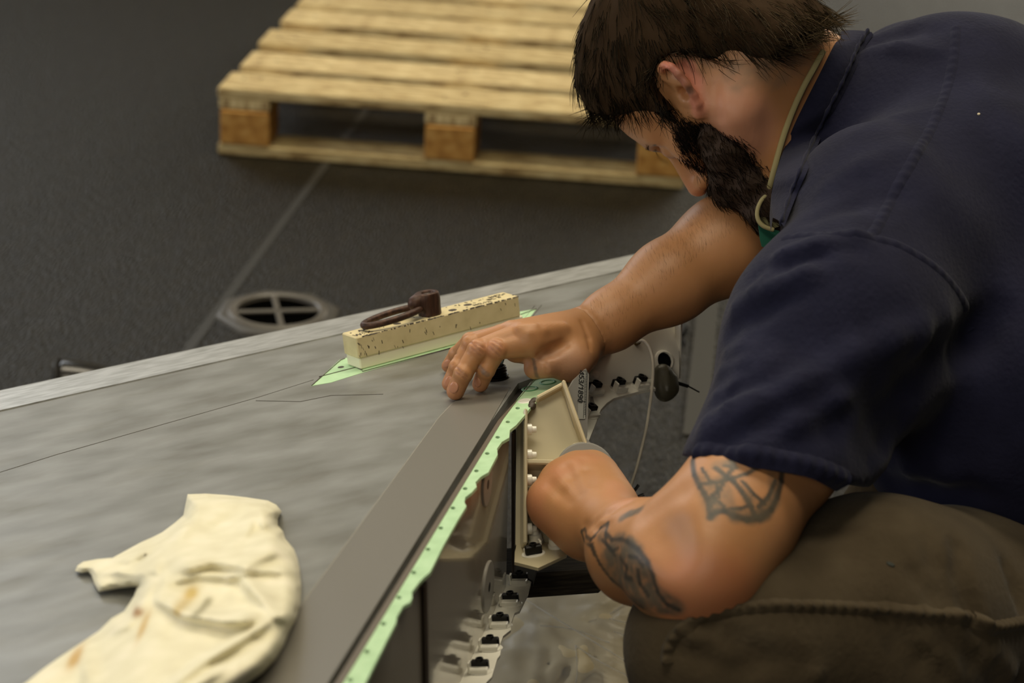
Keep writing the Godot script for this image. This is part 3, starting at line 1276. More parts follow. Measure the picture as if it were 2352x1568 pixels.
func make_fitting(t: Node3D) -> void:
	fitQ = P(1200, 1100, 1.835)
	fitN = camv(0.12, 0.38, 0.92).normalized()
	var fx := camv(1, 0, -0.13).normalized()
	var fy := fitN.cross(fx)
	var g := Geo.new()
	g.plate(px([1186, 975, 1214, 938, 1236, 916, 1288, 886, 1300, 918, 1342, 1036, 1380, 1070, 1392, 1120, 1370, 1180, 1330, 1230, 1312, 1262, 1196, 1262, 1184, 1250]), [], on_fit, -fitN * 0.004, 14, fx, fy)
	var f := part("hinge_fitting", g, M.fit_paint, t, "white machined hinge fitting with pockets and rivets")
	# side flange that the rivets go through
	rib(f, px([1200, 962, 1199, 1262]), 0.026, 0.0035, M.fit_paint, "side_flange")
	rib(f, px([1204, 1074, 1296, 1076]), 0.020, 0.005, M.fit_paint)
	rib(f, px([1290, 888, 1296, 905, 1342, 1036]), 0.016, 0.0035, M.cream_edge)
	rib(f, px([1336, 1028, 1318, 1032, 1296, 1046, 1280, 1068, 1272, 1080]), 0.012, 0.006, M.fit_paint)
	rib(f, px([1234, 920, 1290, 890]), 0.012, 0.004, M.cream_edge)
	for y in [986, 1045, 1102, 1159, 1214]:
		rivet(f, on_fit(1203, y, 0.014), fx)
	# bottom shelf of the fitting, tilted towards us, with two upright rivets and a nut plate
	var bn := (flgN).normalized()
	var bq := on_fit(1230, 1243)
	var sh := func(x, y): return on_plane(x, y, bq, bn)
	g = Geo.new()
	g.plate(zpx([872, 130, 900, 20, 1420, 20, 1462, 60, 1440, 160, 1130, 305, 905, 248, 868, 240], 4.78, 1000, 1240), [], sh, DN * 0.003, 14, fx, fitN)
	var shelf := part("foot", g, M.fit_paint, f)
	rivet(f, sh.call(1231, 1246), bn, 1.15)
	rivet(f, sh.call(1277, 1256), bn, 1.15)
	nut_plate(t, sh.call(1225, 1272), bn, fitN.cross(bn).cross(bn), 1.0)
	# lug ring behind the fist
	g = Geo.new()
	g.lathe([Vector2(0.010, 0.010), Vector2(0.0255, 0.010), Vector2(0.0275, 0.008), Vector2(0.0275, -0.010), Vector2(0.010, -0.010), Vector2(0.010, 0.010)], on_fit(1342, 1086, 0.006), fitN, 40)
	part("lug", g, M.grey_paint, f)
	g = Geo.new()
	g.plate(px([1346, 1006, 1358, 1018, 1374, 1028, 1396, 1046, 1390, 1056, 1352, 1050, 1346, 1036]), [], func(x, y): return on_fit(x, y, 0.002), -fitN * 0.006, 8, fx, fy)
	part("lug_web", g, M.grey_paint, f)
	# sloping side plate with the paper tag
	var tq := on_fit(1316, 960, 0.004)
	var tn := camv(0.52, 0.30, 0.80).normalized()
	var tp := func(x, y): return on_plane(x, y, tq, tn)
	g = Geo.new()
	g.plate(px([1318, 872, 1346, 846, 1353, 860, 1349, 1000, 1347, 1010, 1346, 1034, 1336, 1026, 1300, 908, 1302, 900]), [], tp, -tn * 0.003, 10, fx, fy)
	part("side_plate", g, M.grey_paint, f, "grey sloping side plate")
	g = Geo.new()
	g.plate(px([1288, 889, 1300, 868, 1320, 868, 1304, 900]), [], func(x, y): return PH(x, y, -0.006), -flapN * 0.004, 10, uvx(), uvy())
	part("corner_cap", g, M.fit_paint, f)
	g = Geo.new()
	g.plate(px([1330, 862, 1346, 850, 1350, 858, 1346, 958, 1343, 962, 1327, 962]), [], func(x, y): return on_plane(x, y, tq, tn, 0.0006), -tn * 0.0005, 10, fx, fy)
	var tag := part("paper_tag", g, M.paper, t, "narrow paper tag with a black border and a handwritten number")
	g = Geo.new()
	for L in [[1332, 850, 1349, 852], [1349, 852, 1345, 958], [1343, 868, 1340, 960], [1326, 920, 1344, 922]]:
		g.tube([on_plane(L[0], L[1], tq, tn, 0.0008), on_plane(L[2], L[3], tq, tn, 0.0008)], [0.00022], 6)
	part("border", g, M.ink, tag)
	var tm := TextMesh.new()
	tm.text = "453/1890"
	tm.font_size = 16
	tm.pixel_size = 0.00046
	tm.depth = 0.0004
	var lt := MeshInstance3D.new()
	lt.name = "handwriting"
	lt.mesh = tm
	tm.material = M.ink
	tag.add_child(lt, true)
	var ydir := tn.cross(tp.call(1338, 920) - tp.call(1338, 860)).normalized()
	var xdir: Vector3 = (tp.call(1333, 920) - tp.call(1336, 862)).normalized()
	ydir = tn.cross(xdir).normalized()
	lt.transform = rel(tag) * Transform3D(Basis(xdir, ydir, tn), on_plane(1335, 888, tq, tn, 0.001))
	g = Geo.new()
	for k in 26:
		g.box(on_plane(1346.5 - k * 0.12, 856 + k * 3.8, tq, tn, 0.0008), Basis(xdir, ydir, tn), Vector3(0.00022, 0.0007, 0.0002), 0.0001)
	part("print", g, M.ink, tag).set_meta("kind", "stuff")

func uvx() -> Vector3:
	return cR

func uvy() -> Vector3:
	return cU

func make_spar(t: Node3D) -> void:
	# second spar under the far end, half hidden by the forearm
	sparQ = P(1350, 900, 2.02)
	var sx := (camv(0.82, 0.06, -0.57)).normalized()
	sparN = sx.cross(DN).normalized()
	if sparN.dot(cF) > 0:
		sparN = -sparN
	sparN = (sparN + flapN * 0.55).normalized()      # the wall leans back and catches the roof light
	var g := Geo.new()
	# the wall, with its ragged opening near the free end
	g.plate(px([1330, 800, 1400, 760, 1500, 716, 1559, 690, 1560, 870, 1552, 885, 1546, 868, 1530, 862, 1500, 868, 1420, 882, 1352, 905, 1330, 905]), [[1525, 829, 20, 21]], func(x, y): return on_spar(x, y), -sparN * 0.003, 14, sx, DN)
	var s := part("far_spar", g, M.white_gloss, t, "whitish far spar wall with a ragged dark opening")
	g = Geo.new()
	g.box(on_spar(1558, 770, 0.004), Basis(sx, -DN, sparN), Vector3(0.0012, 0.05, 0.006), 0.0005)
	part("end_lip", g, M.white_gloss, s)
	g = Geo.new()
	g.lathe([Vector2(0.0088, 0.001), Vector2(0.0095, 0.0028), Vector2(0.0115, 0.0018), Vector2(0.012, 0)], on_spar(1525, 829), sparN, 18)
	part("opening_rim", g, M.white_gloss, s)
	g = Geo.new()
	g.lathe([Vector2(0, -0.012), Vector2(0.012, -0.012), Vector2(0.0125, -0.002)], on_spar(1525, 829), sparN, 18)
	part("opening", g, M.black, s, "dark inside of the opening")
	# foot flange with nut plates and the strut running down
	var fq := on_spar(1420, 884)
	var fn := (flapN * 0.75 + sparN * 0.4).normalized()
	fn = (fn - sx * fn.dot(sx)).normalized()
	var fp := func(x, y): return on_plane(x, y, fq, fn)
	g = Geo.new()
	g.plate(px([1352, 886, 1420, 872, 1500, 856, 1512, 872, 1506, 892, 1470, 898, 1440, 906, 1410, 914, 1394, 925, 1380, 940, 1366, 978, 1352, 1012, 1340, 1018, 1338, 960, 1342, 900]), [], fp, DN * 0.003, 12, sx, fn)
	var ft := part("spar_foot", g, M.white_gloss, s, "white foot flange and strut with nut plates")
	for q in [[1366, 899], [1420, 892], [1470, 885], [1355, 952]]:
		nut_plate(t, fp.call(q[0], q[1]), fn, -fn.cross(sx).normalized(), 1.0)
	g = Geo.new()
	g.lathe([Vector2(0.0062, 0), Vector2(0.0058, 0.003), Vector2(0.004, 0.006), Vector2(0, 0.0068)], on_spar(1363, 862), sparN, 18)
	part("dome_rivet", g, M.white_gloss, s)
	g = Geo.new()
	g.plate(px([1356, 912, 1362, 912, 1364, 922, 1368, 930, 1360, 935, 1351, 930, 1355, 922]), [], func(x, y): return fp.call(x, y), DN * 0.0002, 6, sx, fn, 0.0, func(_x, _y): return 0.0006)
	part("mark", g, M.grey_paint, s)
	# torn olive gaiter hanging from the opening, and the bristle of wire beside it
	var f := Field.new()
	f.cap(on_spar(1522, 856, 0.004), on_spar(1528, 892, 0.004), 0.0095, 0.0115, 0.008)
	f.cap(on_spar(1528, 892, 0.004), on_spar(1526, 906, 0.003), 0.010, 0.006, 0.008)
	f.cap(on_spar(1540, 872, 0.004), on_spar(1538, 890, 0.004), 0.007, 0.008, 0.008)
	f.ridge([on_spar(1515, 850, 0.012), on_spar(1520, 905, 0.012)], -0.002, 0.0025)
	f.ridge([on_spar(1535, 852, 0.014), on_spar(1534, 900, 0.014)], 0.002, 0.002)
	g = Geo.new()
	var c := on_spar(1528, 880)
	f.mesh_into(g, 0.0018, c - Vector3.ONE * 0.032, c + Vector3.ONE * 0.032)
	var gm := mat(Color(0.27, 0.255, 0.20), 0.45)
	part("gaiter", g, gm, s, "torn dark gaiter hanging below the opening")
	g = Geo.new()
	g.tube([on_spar(1546, 876, 0.004), on_spar(1580, 886, 0.004)], [0.0022], 8)
	g.tube([on_spar(1578, 885, 0.004), on_spar(1606, 900, 0.004)], [0.0009], 6)
	part("wire_stub", g, M.black, s)

# ---------------------------------------------------------------- cream sanding block with its shackle
func make_block() -> void:
	var a := PH(791, 835)
	var b := PH(829, 850)
	var c := PH(1204, 750)
	var t := thing("sanding_block", "cream painted bar with a rusty shackle, on a white base, resting on the flap", "tool", a)
	var x := (c - b).normalized()
	var y := flapN
	var z := x.cross(y).normalized()
	var L := b.distance_to(c)
	var W := 0.0285
	var o := b - z * W / 2
	var base := Basis(x, y, z)
	# mint patch left bare around it
	var pt := thing("mint_patch", "mint green primer patch showing around the cream sanding block", "paint patch", PH(960, 810))
	var g := Geo.new()
	g.plate(px([714, 886, 780, 826, 1000, 760, 1190, 716, 1232, 709, 1200, 752, 1010, 806, 850, 850, 760, 878]), [], func(px_, py_): return PH(px_, py_, 0.0003), -flapN * 0.0003, 14, x, z)
	part("patch", g, M.mint, pt)
	for ln in [[716, 885, 782, 827], [733, 865, 818, 843], [818, 843, 832, 850], [736, 866, 720, 882], [782, 827, 792, 823], [1196, 722, 1232, 709]]:
		g = Geo.new()
		g.tube([PH(ln[0], ln[1], 0.0005), PH(ln[2], ln[3], 0.0005)], [0.0005], 6)
		part("pencil_line", g, M.seal, pt)
	for ln in [[832, 853, 1010, 806], [1010, 806, 1196, 755]]:
		g = Geo.new()
		g.tube([PH(ln[0], ln[1], 0.0004), PH(ln[2], ln[3], 0.0004)], [0.0006], 6)
		part("pencil_line", g, M.seal, pt)
	g = Geo.new()
	g.lathe([Vector2(0, 0.0004), Vector2(0.003, 0.0004), Vector2(0.0034, 0)], PH(783, 843, 0.0003), flapN, 14)
	part("hole", g, M.seal, pt)
	g = Geo.new()
	g.box(o + x * L / 2 + y * 0.0065, base, Vector3(L / 2, 0.006, W / 2), 0.0012)
	part("base_pad", g, mat(Color(0.95, 0.93, 0.82), 0.5), t, "smooth white plastic base")
	var m := mat(Color.WHITE, 0.55)
	m.albedo_texture = tex(FastNoiseLite.TYPE_SIMPLEX_SMOOTH, 0.03, 77, [[0.0, Color(0.79, 0.73, 0.55)], [0.3, Color(0.84, 0.78, 0.60)], [0.6, Color(0.86, 0.80, 0.62)], [1.0, Color(0.89, 0.83, 0.66)]], 256, 4)
	m.uv1_scale = Vector3(5, 5, 1)
	g = Geo.new()
	var H := 0.0225
	var by := 0.0125 + H / 2
	g.box(o + x * (L / 2 - 0.0025) + y * by, base, Vector3(L / 2 - 0.001, H / 2, W / 2 + 0.001), 0.0012)
	var bar := part("bar", g, m, t, "cream painted steel bar, chipped along its edges")
	# chips, stains, punched marks
	var rng := RandomNumberGenerator.new()
	rng.seed = 12
	g = Geo.new()
	var top := o + y * (0.0125 + H)
	for k in 150:
		var s := rng.randf() * L * 0.96 + 0.003
		var q: Vector3
		var sz := Vector3(rng.randf_range(0.0004, 0.0022), 0.0003, rng.randf_range(0.0003, 0.0008))
		var bb := base
		if k < 90:        # along the near top edge
			q = top + x * s + z * (W / 2 + 0.0005) - y * rng.randf_range(0.0003, 0.001)
			bb = base * Basis(Vector3.RIGHT, PI / 4)
		elif k < 125:      # scratches on the near face
			s = pow(rng.randf(), 2.6) * L
			q = o + x * s + z * (W / 2 + 0.001) + y * (0.0125 + rng.randf() * H * 0.8)
			bb = base * Basis(Vector3.RIGHT, PI / 2) * Basis(Vector3.UP, rng.randf_range(-1.8, -1.1))
			sz.z *= 0.5
		else:
			q = top + x * s + z * rng.randf_range(-0.4, 0.4) * W
			bb = base * Basis(Vector3.UP, rng.randf() * 3.0)
		g.box(q, bb, sz, 0.0001)
	part("chips", g, M.seal, bar).set_meta("kind", "stuff")
	# punched holes along the top
	for q in [[0.27, 0.1, 0.0036], [0.60, 0.18, 0.004], [0.71, 0.0, 0.004], [0.02, -0.2, 0.001], [0.955, -0.2, 0.0016], [0.975, 0.25, 0.0014], [0.66, -0.3, 0.0013]]:
		g = Geo.new()
		g.lathe([Vector2(0, 0.0003), Vector2(q[2], 0.0003), Vector2(q[2] * 1.15, 0.0001)], top + x * (q[0] * L) + z * (q[1] * W), y, 14)
		part("hole", g, M.seal, bar)
	# worn lettering at both ends
	for e in [["W: X", 0.055, 0.25, 0.00072], ["AA7", 0.10, -0.2, 0.0006], ["BL 3", 0.87, 0.05, 0.0006], ["NFX", 0.90, -0.2, 0.0006], ["NO 12", 0.77, 0.28, 0.0005]]:
		var tm := TextMesh.new()
		tm.text = e[0]
		tm.font_size = 14
		tm.pixel_size = e[3]
		tm.depth = 0.0003
		tm.material = M.seal
		var mi := MeshInstance3D.new()
		mi.name = "lettering"
		mi.mesh = tm
		bar.add_child(mi, true)
		mi.transform = rel(bar) * Transform3D(Basis(x, -z, y), top + x * (e[1] * L) + z * (e[2] * W) + y * 0.0002)
	# shackle: forged eye bolted on, ring hanging to the left
	var rust := mat(Color.WHITE, 0.5, 0.35)
	rust.albedo_texture = tex(FastNoiseLite.TYPE_SIMPLEX_SMOOTH, 0.03, 88, [[0.0, Color(0.16, 0.10, 0.075)], [0.5, Color(0.27, 0.175, 0.13)], [1.0, Color(0.37, 0.26, 0.20)]], 256, 4)
	rust.uv1_scale = Vector3(20, 20, 1)
	var e0 := top + x * (0.455 * L)
	var fe := Field.new()
	fe.cap(e0 + x * 0.004 + y * 0.0, e0 + x * 0.004 + y * 0.019, 0.0125, 0.0125, 0.004)
	fe.cap(e0 - x * 0.011 + y * 0.0155, e0 + x * 0.004 + y * 0.0165, 0.0085, 0.0095, 0.006)
	fe.cap(e0 + x * 0.004 + y * 0.026, e0 + x * 0.004 + y * 0.04, 0.0072, 0.0072, 0.002, true)
	fe.cap(e0 - x * 0.012 + y * 0.004 - z * 0.02, e0 - x * 0.012 + y * 0.004 + z * 0.02, 0.0062, 0.0062, 0.003, true)
	var tq := top
	fe.post = func(p: Vector3, d: float) -> float:
		var hh: float = (p - tq).dot(y)
		var zz: float = absf((p - tq).dot(z)) - 0.0115
		return maxf(maxf(d, -hh), maxf(hh - 0.0245, zz))
	g = Geo.new()
	fe.mesh_into(g, 0.0011, e0 - Vector3.ONE * 0.035, e0 + Vector3.ONE * 0.045)
	var eye := part("shackle_eye", g, rust, t, "rusty forged eye bolted to the bar")
	g = Geo.new()
	g.lathe([Vector2(0, 0.0215), Vector2(0.0018, 0.0215), Vector2(0.0024, 0.0222), Vector2(0.0055, 0.0222), Vector2(0.0066, 0.0212), Vector2(0.0066, 0.019)], e0 + x * 0.004, y, 6)
	part("bolt_head", g, mat(Color(0.45, 0.43, 0.40), 0.35, 0.8), eye)
	var ring := []
	var rc := e0 - x * 0.040 + y * 0.0042
	for k in 41:
		var an := PI * 2.0 * k / 40.0
		var ex := cos(an)
		ring.append(rc + x * (ex * 0.034) + z * (sin(an) * 0.0135 * (1.0 if ex < 0.6 else 1.0)) + y * (0.0015 + 0.005 * (ex * 0.5 + 0.5)))
	g = Geo.new()
	g.tube(ring, [0.0036], 12)
	part("ring", g, rust, t, "bent dark ring lying to the left")

# ---------------------------------------------------------------- small threaded fitting under the hand
func make_fitting_under_hand() -> void:
	var c := PH(1141, 868)
	var t := thing("threaded_cap", "small black threaded cap standing under the spread hand on the flap", "fitting", c)
	var bm := mat(Color(0.06, 0.058, 0.05), 0.25, 0.6)
	var g := Geo.new()
	g.lathe([Vector2(0, 0.0015), Vector2(0.010, 0.0015), Vector2(0.0120, 0.0022), Vector2(0.0128, 0.001), Vector2(0.0128, 0)], c, flapN, 32)
	g.lathe([Vector2(0.010, 0.001), Vector2(0.0104, 0.004), Vector2(0.0112, 0.005), Vector2(0.0104, 0.006), Vector2(0.0112, 0.0075), Vector2(0.0104, 0.009), Vector2(0.011, 0.0105), Vector2(0.010, 0.012), Vector2(0.0085, 0.0125), Vector2(0.0085, 0.008), Vector2(0, 0.008)], c, flapN, 32)
	part("body", g, bm, t)
	g = Geo.new()
	var q := c + flapN * 0.012
	g.tube([q + cR * 0.004, q + cR * 0.008 + flapN * 0.008, q + cR * 0.003 + flapN * 0.013], [0.0025, 0.0022, 0.003], 10)
	part("lever", g, mat(Color(0.5, 0.52, 0.55), 0.25, 0.8), t, "short steel lever")

# ---------------------------------------------------------------- the cream rag on the flap
func make_rag() -> void:
	var out := zpx([1330, 230, 1460, 226, 1600, 235, 1750, 252, 1900, 275, 1960, 305, 1995, 350, 1970, 400, 1970, 450, 2005, 490, 2022, 545, 2085, 620, 2110, 690, 2125, 760, 2135, 880, 2130, 1000, 2100, 1110, 2050, 1200, 2010, 1300, 1950, 1400, 1860, 1490, 1750, 1568, 1560, 1700, 900, 1820, 0, 1760, 60, 1640, 180, 1568, 290, 1480, 400, 1400, 550, 1300, 700, 1200, 790, 1110, 880, 1060, 920, 1000, 950, 950, 975, 880, 840, 892, 700, 915, 668, 860, 650, 800, 625, 775, 580, 782, 535, 770, 550, 735, 590, 708, 690, 690, 800, 680, 890, 630, 1000, 570, 1080, 535, 1150, 500, 1230, 440, 1300, 380, 1315, 300], 3.087, 0, 1060)
	var zig := func(a: Array) -> PackedVector2Array:
		return PackedVector2Array(zpx(a, 3.087, 0, 1060))
	# ridges (height in mm, width in px)
	var folds := [
		[zig.call([1340, 260, 1600, 262, 1930, 310]), 7.0, 17.0],
		[zig.call([1330, 300, 1330, 400, 1240, 500, 1160, 560]), 5.0, 12.0],
		[zig.call([1180, 770, 1500, 700, 1750, 720, 1900, 650, 2060, 600]), 7.0, 22.0],
		[zig.call([1850, 360, 1860, 430, 1960, 500]), 6.0, 11.0],
		[zig.call([1700, 560, 1760, 480, 1830, 350]), 3.5, 11.0],
		[zig.call([1150, 860, 1400, 800, 1620, 810, 1900, 770, 2090, 780]), 4.0, 10.0],
		[zig.call([1640, 800, 1700, 810, 1800, 920, 1960, 1080]), 6.0, 14.0],
		[zig.call([1140, 900, 1130, 980, 1300, 1080, 1600, 1130, 1900, 1110]), 7.0, 14.0],
		[zig.call([1960, 1100, 1700, 1270, 1400, 1450, 1180, 1600]), 7.0, 12.0],
		[zig.call([1640, 1420, 1400, 1560, 1250, 1680]), 5.0, 11.0],
		[zig.call([700, 1230, 900, 1150, 1000, 1000, 1100, 800]), 4.0, 16.0],
		[zig.call([590, 1380, 620, 1500, 600, 1650]), 4.0, 14.0],
		[zig.call([640, 720, 900, 690, 1160, 580]), 3.5, 9.0],
		[zig.call([660, 800, 820, 780, 1000, 800]), 3.0, 8.0],
	]
	var dips := [
		[zig.call([1170, 830, 1500, 770, 1800, 800, 1900, 760]), 3.0, 9.0],
		[zig.call([1380, 560, 1600, 420, 1780, 330]), 2.5, 16.0],
		[zig.call([1350, 1500, 1600, 1380, 1800, 1240, 1960, 1170]), 7.0, 16.0],
		[zig.call([700, 760, 950, 740, 1130, 600]), 2.5, 6.0],
		[zig.call([1880, 500, 1940, 560]), 3.0, 8.0],
		[zig.call([1200, 1000, 1450, 1000, 1700, 1000]), 3.0, 24.0],
	]
	var loop := Geo.resample(out, 14.0)
	var nz := FastNoiseLite.new()
	nz.noise_type = FastNoiseLite.TYPE_SIMPLEX_SMOOTH
	nz.seed = 17
	nz.frequency = 0.006
	nz.fractal_octaves = 3
	var dist := func(q: Vector2, line: PackedVector2Array) -> float:
		var b := 1e9
		for k in line.size() - 1:
			b = minf(b, q.distance_squared_to(Geometry2D.get_closest_point_to_segment(q, line[k], line[k + 1])))
		return sqrt(b)
	var side := func(q: Vector2, line: PackedVector2Array) -> float:
		var b := 1e9
		var s := 1.0
		for k in line.size() - 1:
			var d := q.distance_squared_to(Geometry2D.get_closest_point_to_segment(q, line[k], line[k + 1]))
			if d < b:
				b = d
				s = (line[k + 1] - line[k]).cross(q - line[k])
		return 0.8 if s > 0.0 else 1.6
	var ends := func(q: Vector2, line: PackedVector2Array) -> float:
		var a := q.distance_to(line[0])
		var b := q.distance_to(line[line.size() - 1])
		return smoothstep(0.0, 60.0, minf(a, b))
	var height := func(x: float, y: float) -> float:
		var q := Vector2(x, y)
		var e: float = Geo.near(q, loop)
		var main := 0.020 * smoothstep(230.0, 420.0, x + (y - 1300.0) * 0.3) + 0.006
		var rise := sqrt(maxf(0.0, 1.0 - pow(1.0 - minf(e / 40.0, 1.0), 2.0)))
		var h := 0.0035 + main * rise
		for f in folds:
			var d: float = dist.call(q, f[0])
			if d < f[2] * 4.0:
				var ww: float = f[2] * side.call(q, f[0])
				h += f[1] * 0.0014 * exp(-d * d / (ww * ww)) * rise * (0.25 + 0.75 * ends.call(q, f[0]))
		for f in dips:
			var d: float = dist.call(q, f[0])
			if d < f[2] * 2.6:
				h -= f[1] * 0.0011 * exp(-d * d / (f[2] * f[2])) * rise * (0.25 + 0.75 * ends.call(q, f[0]))
		h += nz.get_noise_2d(x, y) * 0.0016 * rise
		return maxf(h, 0.002)
	var m := mat(Color.WHITE, 0.85)
	m.albedo_texture = tex(FastNoiseLite.TYPE_SIMPLEX_SMOOTH, 0.02, 91, [[0.0, Color(0.87, 0.84, 0.72)], [0.5, Color(0.91, 0.885, 0.77)], [1.0, Color(0.95, 0.92, 0.82)]], 256, 3)
	m.uv1_scale = Vector3(5, 5, 1)
	m.vertex_color_use_as_albedo = true
	m.rim_enabled = true
	m.rim = 0.3
	var g := Geo.new()
	g.plate(out, [], func(x, y): return PH(x, y, height.call(x, y)), -flapN * 0.0006, 9, cR, flapN.cross(cR), 7.0)
	# rust stains have shapes of their own
	var stains := [[P(330, 1395, 1.4), 15.0, 7.0, Color(0.62, 0.42, 0.18)], [P(455, 1350, 1.4), 15.0, 12.0, Color(0.85, 0.74, 0.42)], [P(490, 1372, 1.4), 9.0, 8.0, Color(0.62, 0.60, 0.50)], [P(142, 1532, 1.4), 14.0, 14.0, Color(0.84, 0.68, 0.40)], [P(345, 1425, 1.4), 8.0, 20.0, Color(0.88, 0.76, 0.55)], [P(440, 1380, 1.4), 10.0, 8.0, Color(0.84, 0.74, 0.50)]]
	for k in g.v.size():
		for s in stains:
			var o: Vector3 = on_plane(0, 0, flapQ, flapN)
			var sp: Vector3 = s[0]
			var r := sp - cO
			sp = cO + r * ((flapQ - cO).dot(flapN) + 0.02) / r.dot(flapN)
			var dd := g.v[k] - sp
			var ex: float = dd.dot(cR) * FOC / 1.45 / s[1]
			var ey: float = dd.dot(cU) * FOC / 1.45 / s[2]
			var w := exp(-(ex * ex + ey * ey))
			g.c[k] = g.c[k].lerp((s[3] as Color).srgb_to_linear(), clampf(w * 1.2, 0, 0.85))
	var t := thing("rag", "crumpled cream cotton rag with small rust stains lying on the flap", "cloth", PH(400, 1400))
	part("cloth", g, m, t)

# ---------------------------------------------------------------- timber that carries the flap
func make_trestle() -> void:
	var t := thing("wooden_support", "dark weathered timber support under the flap's hinge fitting", "timber", FL(1280, 1290))
	var top := on_fit(1262, 1262) - Vector3(0, 0.02, 0)
	var x := Vector3(0.97, 0, -0.24)
	var b := Basis(x, Vector3.UP, x.cross(Vector3.UP))
	var c := P(1298, 1296, 2.02)
	var g := Geo.new()
	g.box(c - x * 0.30 - Vector3(0, 0.006, 0), b, Vector3(0.332, 0.014, 0.03), 0.003)
	part("beam", g, M.old_wood, t)
	for k in 2:
		g = Geo.new()
		var q := c - x * (0.30 + k * 0.26) - Vector3(0, 0.021, 0)
		g.box(Vector3(q.x, q.y / 2, q.z), b, Vector3(0.028, q.y / 2, 0.028), 0.003)
		part("leg", g, M.old_wood, t)

# ---------------------------------------------------------------- bag of crumpled paper on the floor
func make_bag() -> void:
	var c := FL(1370, 1470)
	var t := thing("plastic_bag", "thin translucent plastic bag of crumpled pale rags on the floor by the man's knee", "bag", c)
	var f := Field.new()
	f.cap(P(1280, 1430, 2.32), P(1376, 1462, 2.29), 0.066, 0.068, 0.03)
	f.cap(P(1250, 1560, 2.26), P(1390, 1570, 2.24), 0.070, 0.066, 0.03)
	f.cap(P(1200, 1640, 2.22), P(1400, 1660, 2.20), 0.07, 0.066, 0.03)
	var hitp := func(a: Array) -> Array:
		var o := []
		for q in px(a):
			o.append(f.hit(cO, ray(q.x, q.y), 1.6, 2.6))
		return o
	var nz := FastNoiseLite.new()
	nz.noise_type = FastNoiseLite.TYPE_SIMPLEX_SMOOTH
	nz.fractal_type = FastNoiseLite.FRACTAL_RIDGED
	nz.seed = 21
	nz.frequency = 9.0
	nz.fractal_octaves = 3
	var inner := Field.new()
	inner.cap(P(1225, 1530, 2.26), P(1330, 1570, 2.24), 0.052, 0.055, 0.03)
	inner.cap(P(1400, 1500, 2.26), P(1420, 1580, 2.24), 0.040, 0.05, 0.03)
	inner.cap(P(1220, 1640, 2.22), P(1400, 1660, 2.20), 0.06, 0.055, 0.03)
	inner.cap(P(1270, 1420, 2.31), P(1380, 1440, 2.29), 0.042, 0.046, 0.03)
	inner.post = func(p: Vector3, d: float) -> float:
		return d - 0.006 * nz.get_noise_3dv(p * 1.0) - 0.004
	inner.slack = 0.015
	for L in [[1250, 1440, 1290, 1500, 1330, 1530, 1380, 1540], [1200, 1480, 1240, 1500, 1230, 1568], [1270, 1545, 1300, 1510, 1350, 1500], [1300, 1600, 1330, 1540, 1390, 1520], [1340, 1480, 1345, 1540, 1330, 1600], [1400, 1500, 1440, 1540, 1490, 1560], [1380, 1420, 1440, 1450, 1480, 1500], [1400, 1560, 1430, 1600]]:
		var line := on(inner, L, 1.6, 2.6)
		inner.ridge(line, 0.014, 0.007)
		var low := []
		for q in line:
			low.append(q - cU * 0.014 + cR * 0.006)
		inner.ridge(low, -0.012, 0.008)
	var g := Geo.new()
	mesh_field(g, inner, 0.0042)
	var pm := mat(Color(0.80, 0.74, 0.60), 0.85)
	part("crumpled_rags", g, pm, t, "pale crumpled rags inside")
	f.ridge(hitp.call([1200, 1380, 1290, 1430, 1400, 1500, 1500, 1560]), 0.007, 0.006)
	f.ridge(hitp.call([1230, 1335, 1300, 1318, 1370, 1325, 1420, 1350]), 0.006, 0.006)
	f.ridge(hitp.call([1225, 1360, 1300, 1345, 1400, 1330]), 0.005, 0.005)
	f.ridge(hitp.call([1240, 1435, 1320, 1445, 1400, 1470]), 0.004, 0.005)
	f.ridge(hitp.call([1330, 1480, 1400, 1530, 1480, 1568]), 0.007, 0.006)
	f.ridge(hitp.call([1320, 1480, 1325, 1540, 1310, 1600]), 0.006, 0.005)
	f.ridge(hitp.call([1440, 1380, 1400, 1410, 1350, 1430]), -0.007, 0.007)
	f.ridge(hitp.call([1480, 1400, 1470, 1470, 1490, 1540]), 0.005, 0.005)
	var nz2 := FastNoiseLite.new()
	nz2.noise_type = FastNoiseLite.TYPE_SIMPLEX_SMOOTH
	nz2.fractal_type = FastNoiseLite.FRACTAL_RIDGED
	nz2.seed = 33
	nz2.frequency = 6.0
	nz2.fractal_octaves = 3
	f.post = func(p: Vector3, d: float) -> float:
		return d - 0.011 * nz2.get_noise_3dv(Vector3(p.x * 0.7 + p.y * 0.9, p.y * 1.6, p.z))
	f.slack = 0.02
	g = Geo.new()
	mesh_field(g, f, 0.0045)
	var bm := mat(Color(0.78, 0.77, 0.73, 0.30), 0.3)
	bm.transparency = BaseMaterial3D.TRANSPARENCY_ALPHA
	part("film", g, bm, t, "thin clear plastic film")
	var em := mat(Color(0.80, 0.79, 0.75, 0.35), 0.4)
	em.transparency = BaseMaterial3D.TRANSPARENCY_ALPHA
	for L in [[1205, 1375, 1290, 1428, 1395, 1492, 1500, 1556], [1228, 1340, 1290, 1318, 1370, 1326, 1425, 1352], [1222, 1362, 1300, 1345, 1400, 1330], [1240, 1436, 1320, 1446, 1400, 1476], [1322, 1482, 1380, 1520, 1470, 1566], [1322, 1482, 1326, 1540, 1316, 1600], [1440, 1382, 1400, 1410, 1352, 1428], [1480, 1402, 1474, 1470, 1492, 1540], [1400, 1420, 1440, 1430, 1478, 1428], [1410, 1450, 1450, 1462, 1480, 1462]]:
		g = Geo.new()
		g.tube(smooth(on(f, L, 1.6, 2.6), 6), [0.0009], 6)
		part("film_fold", g, em, t)

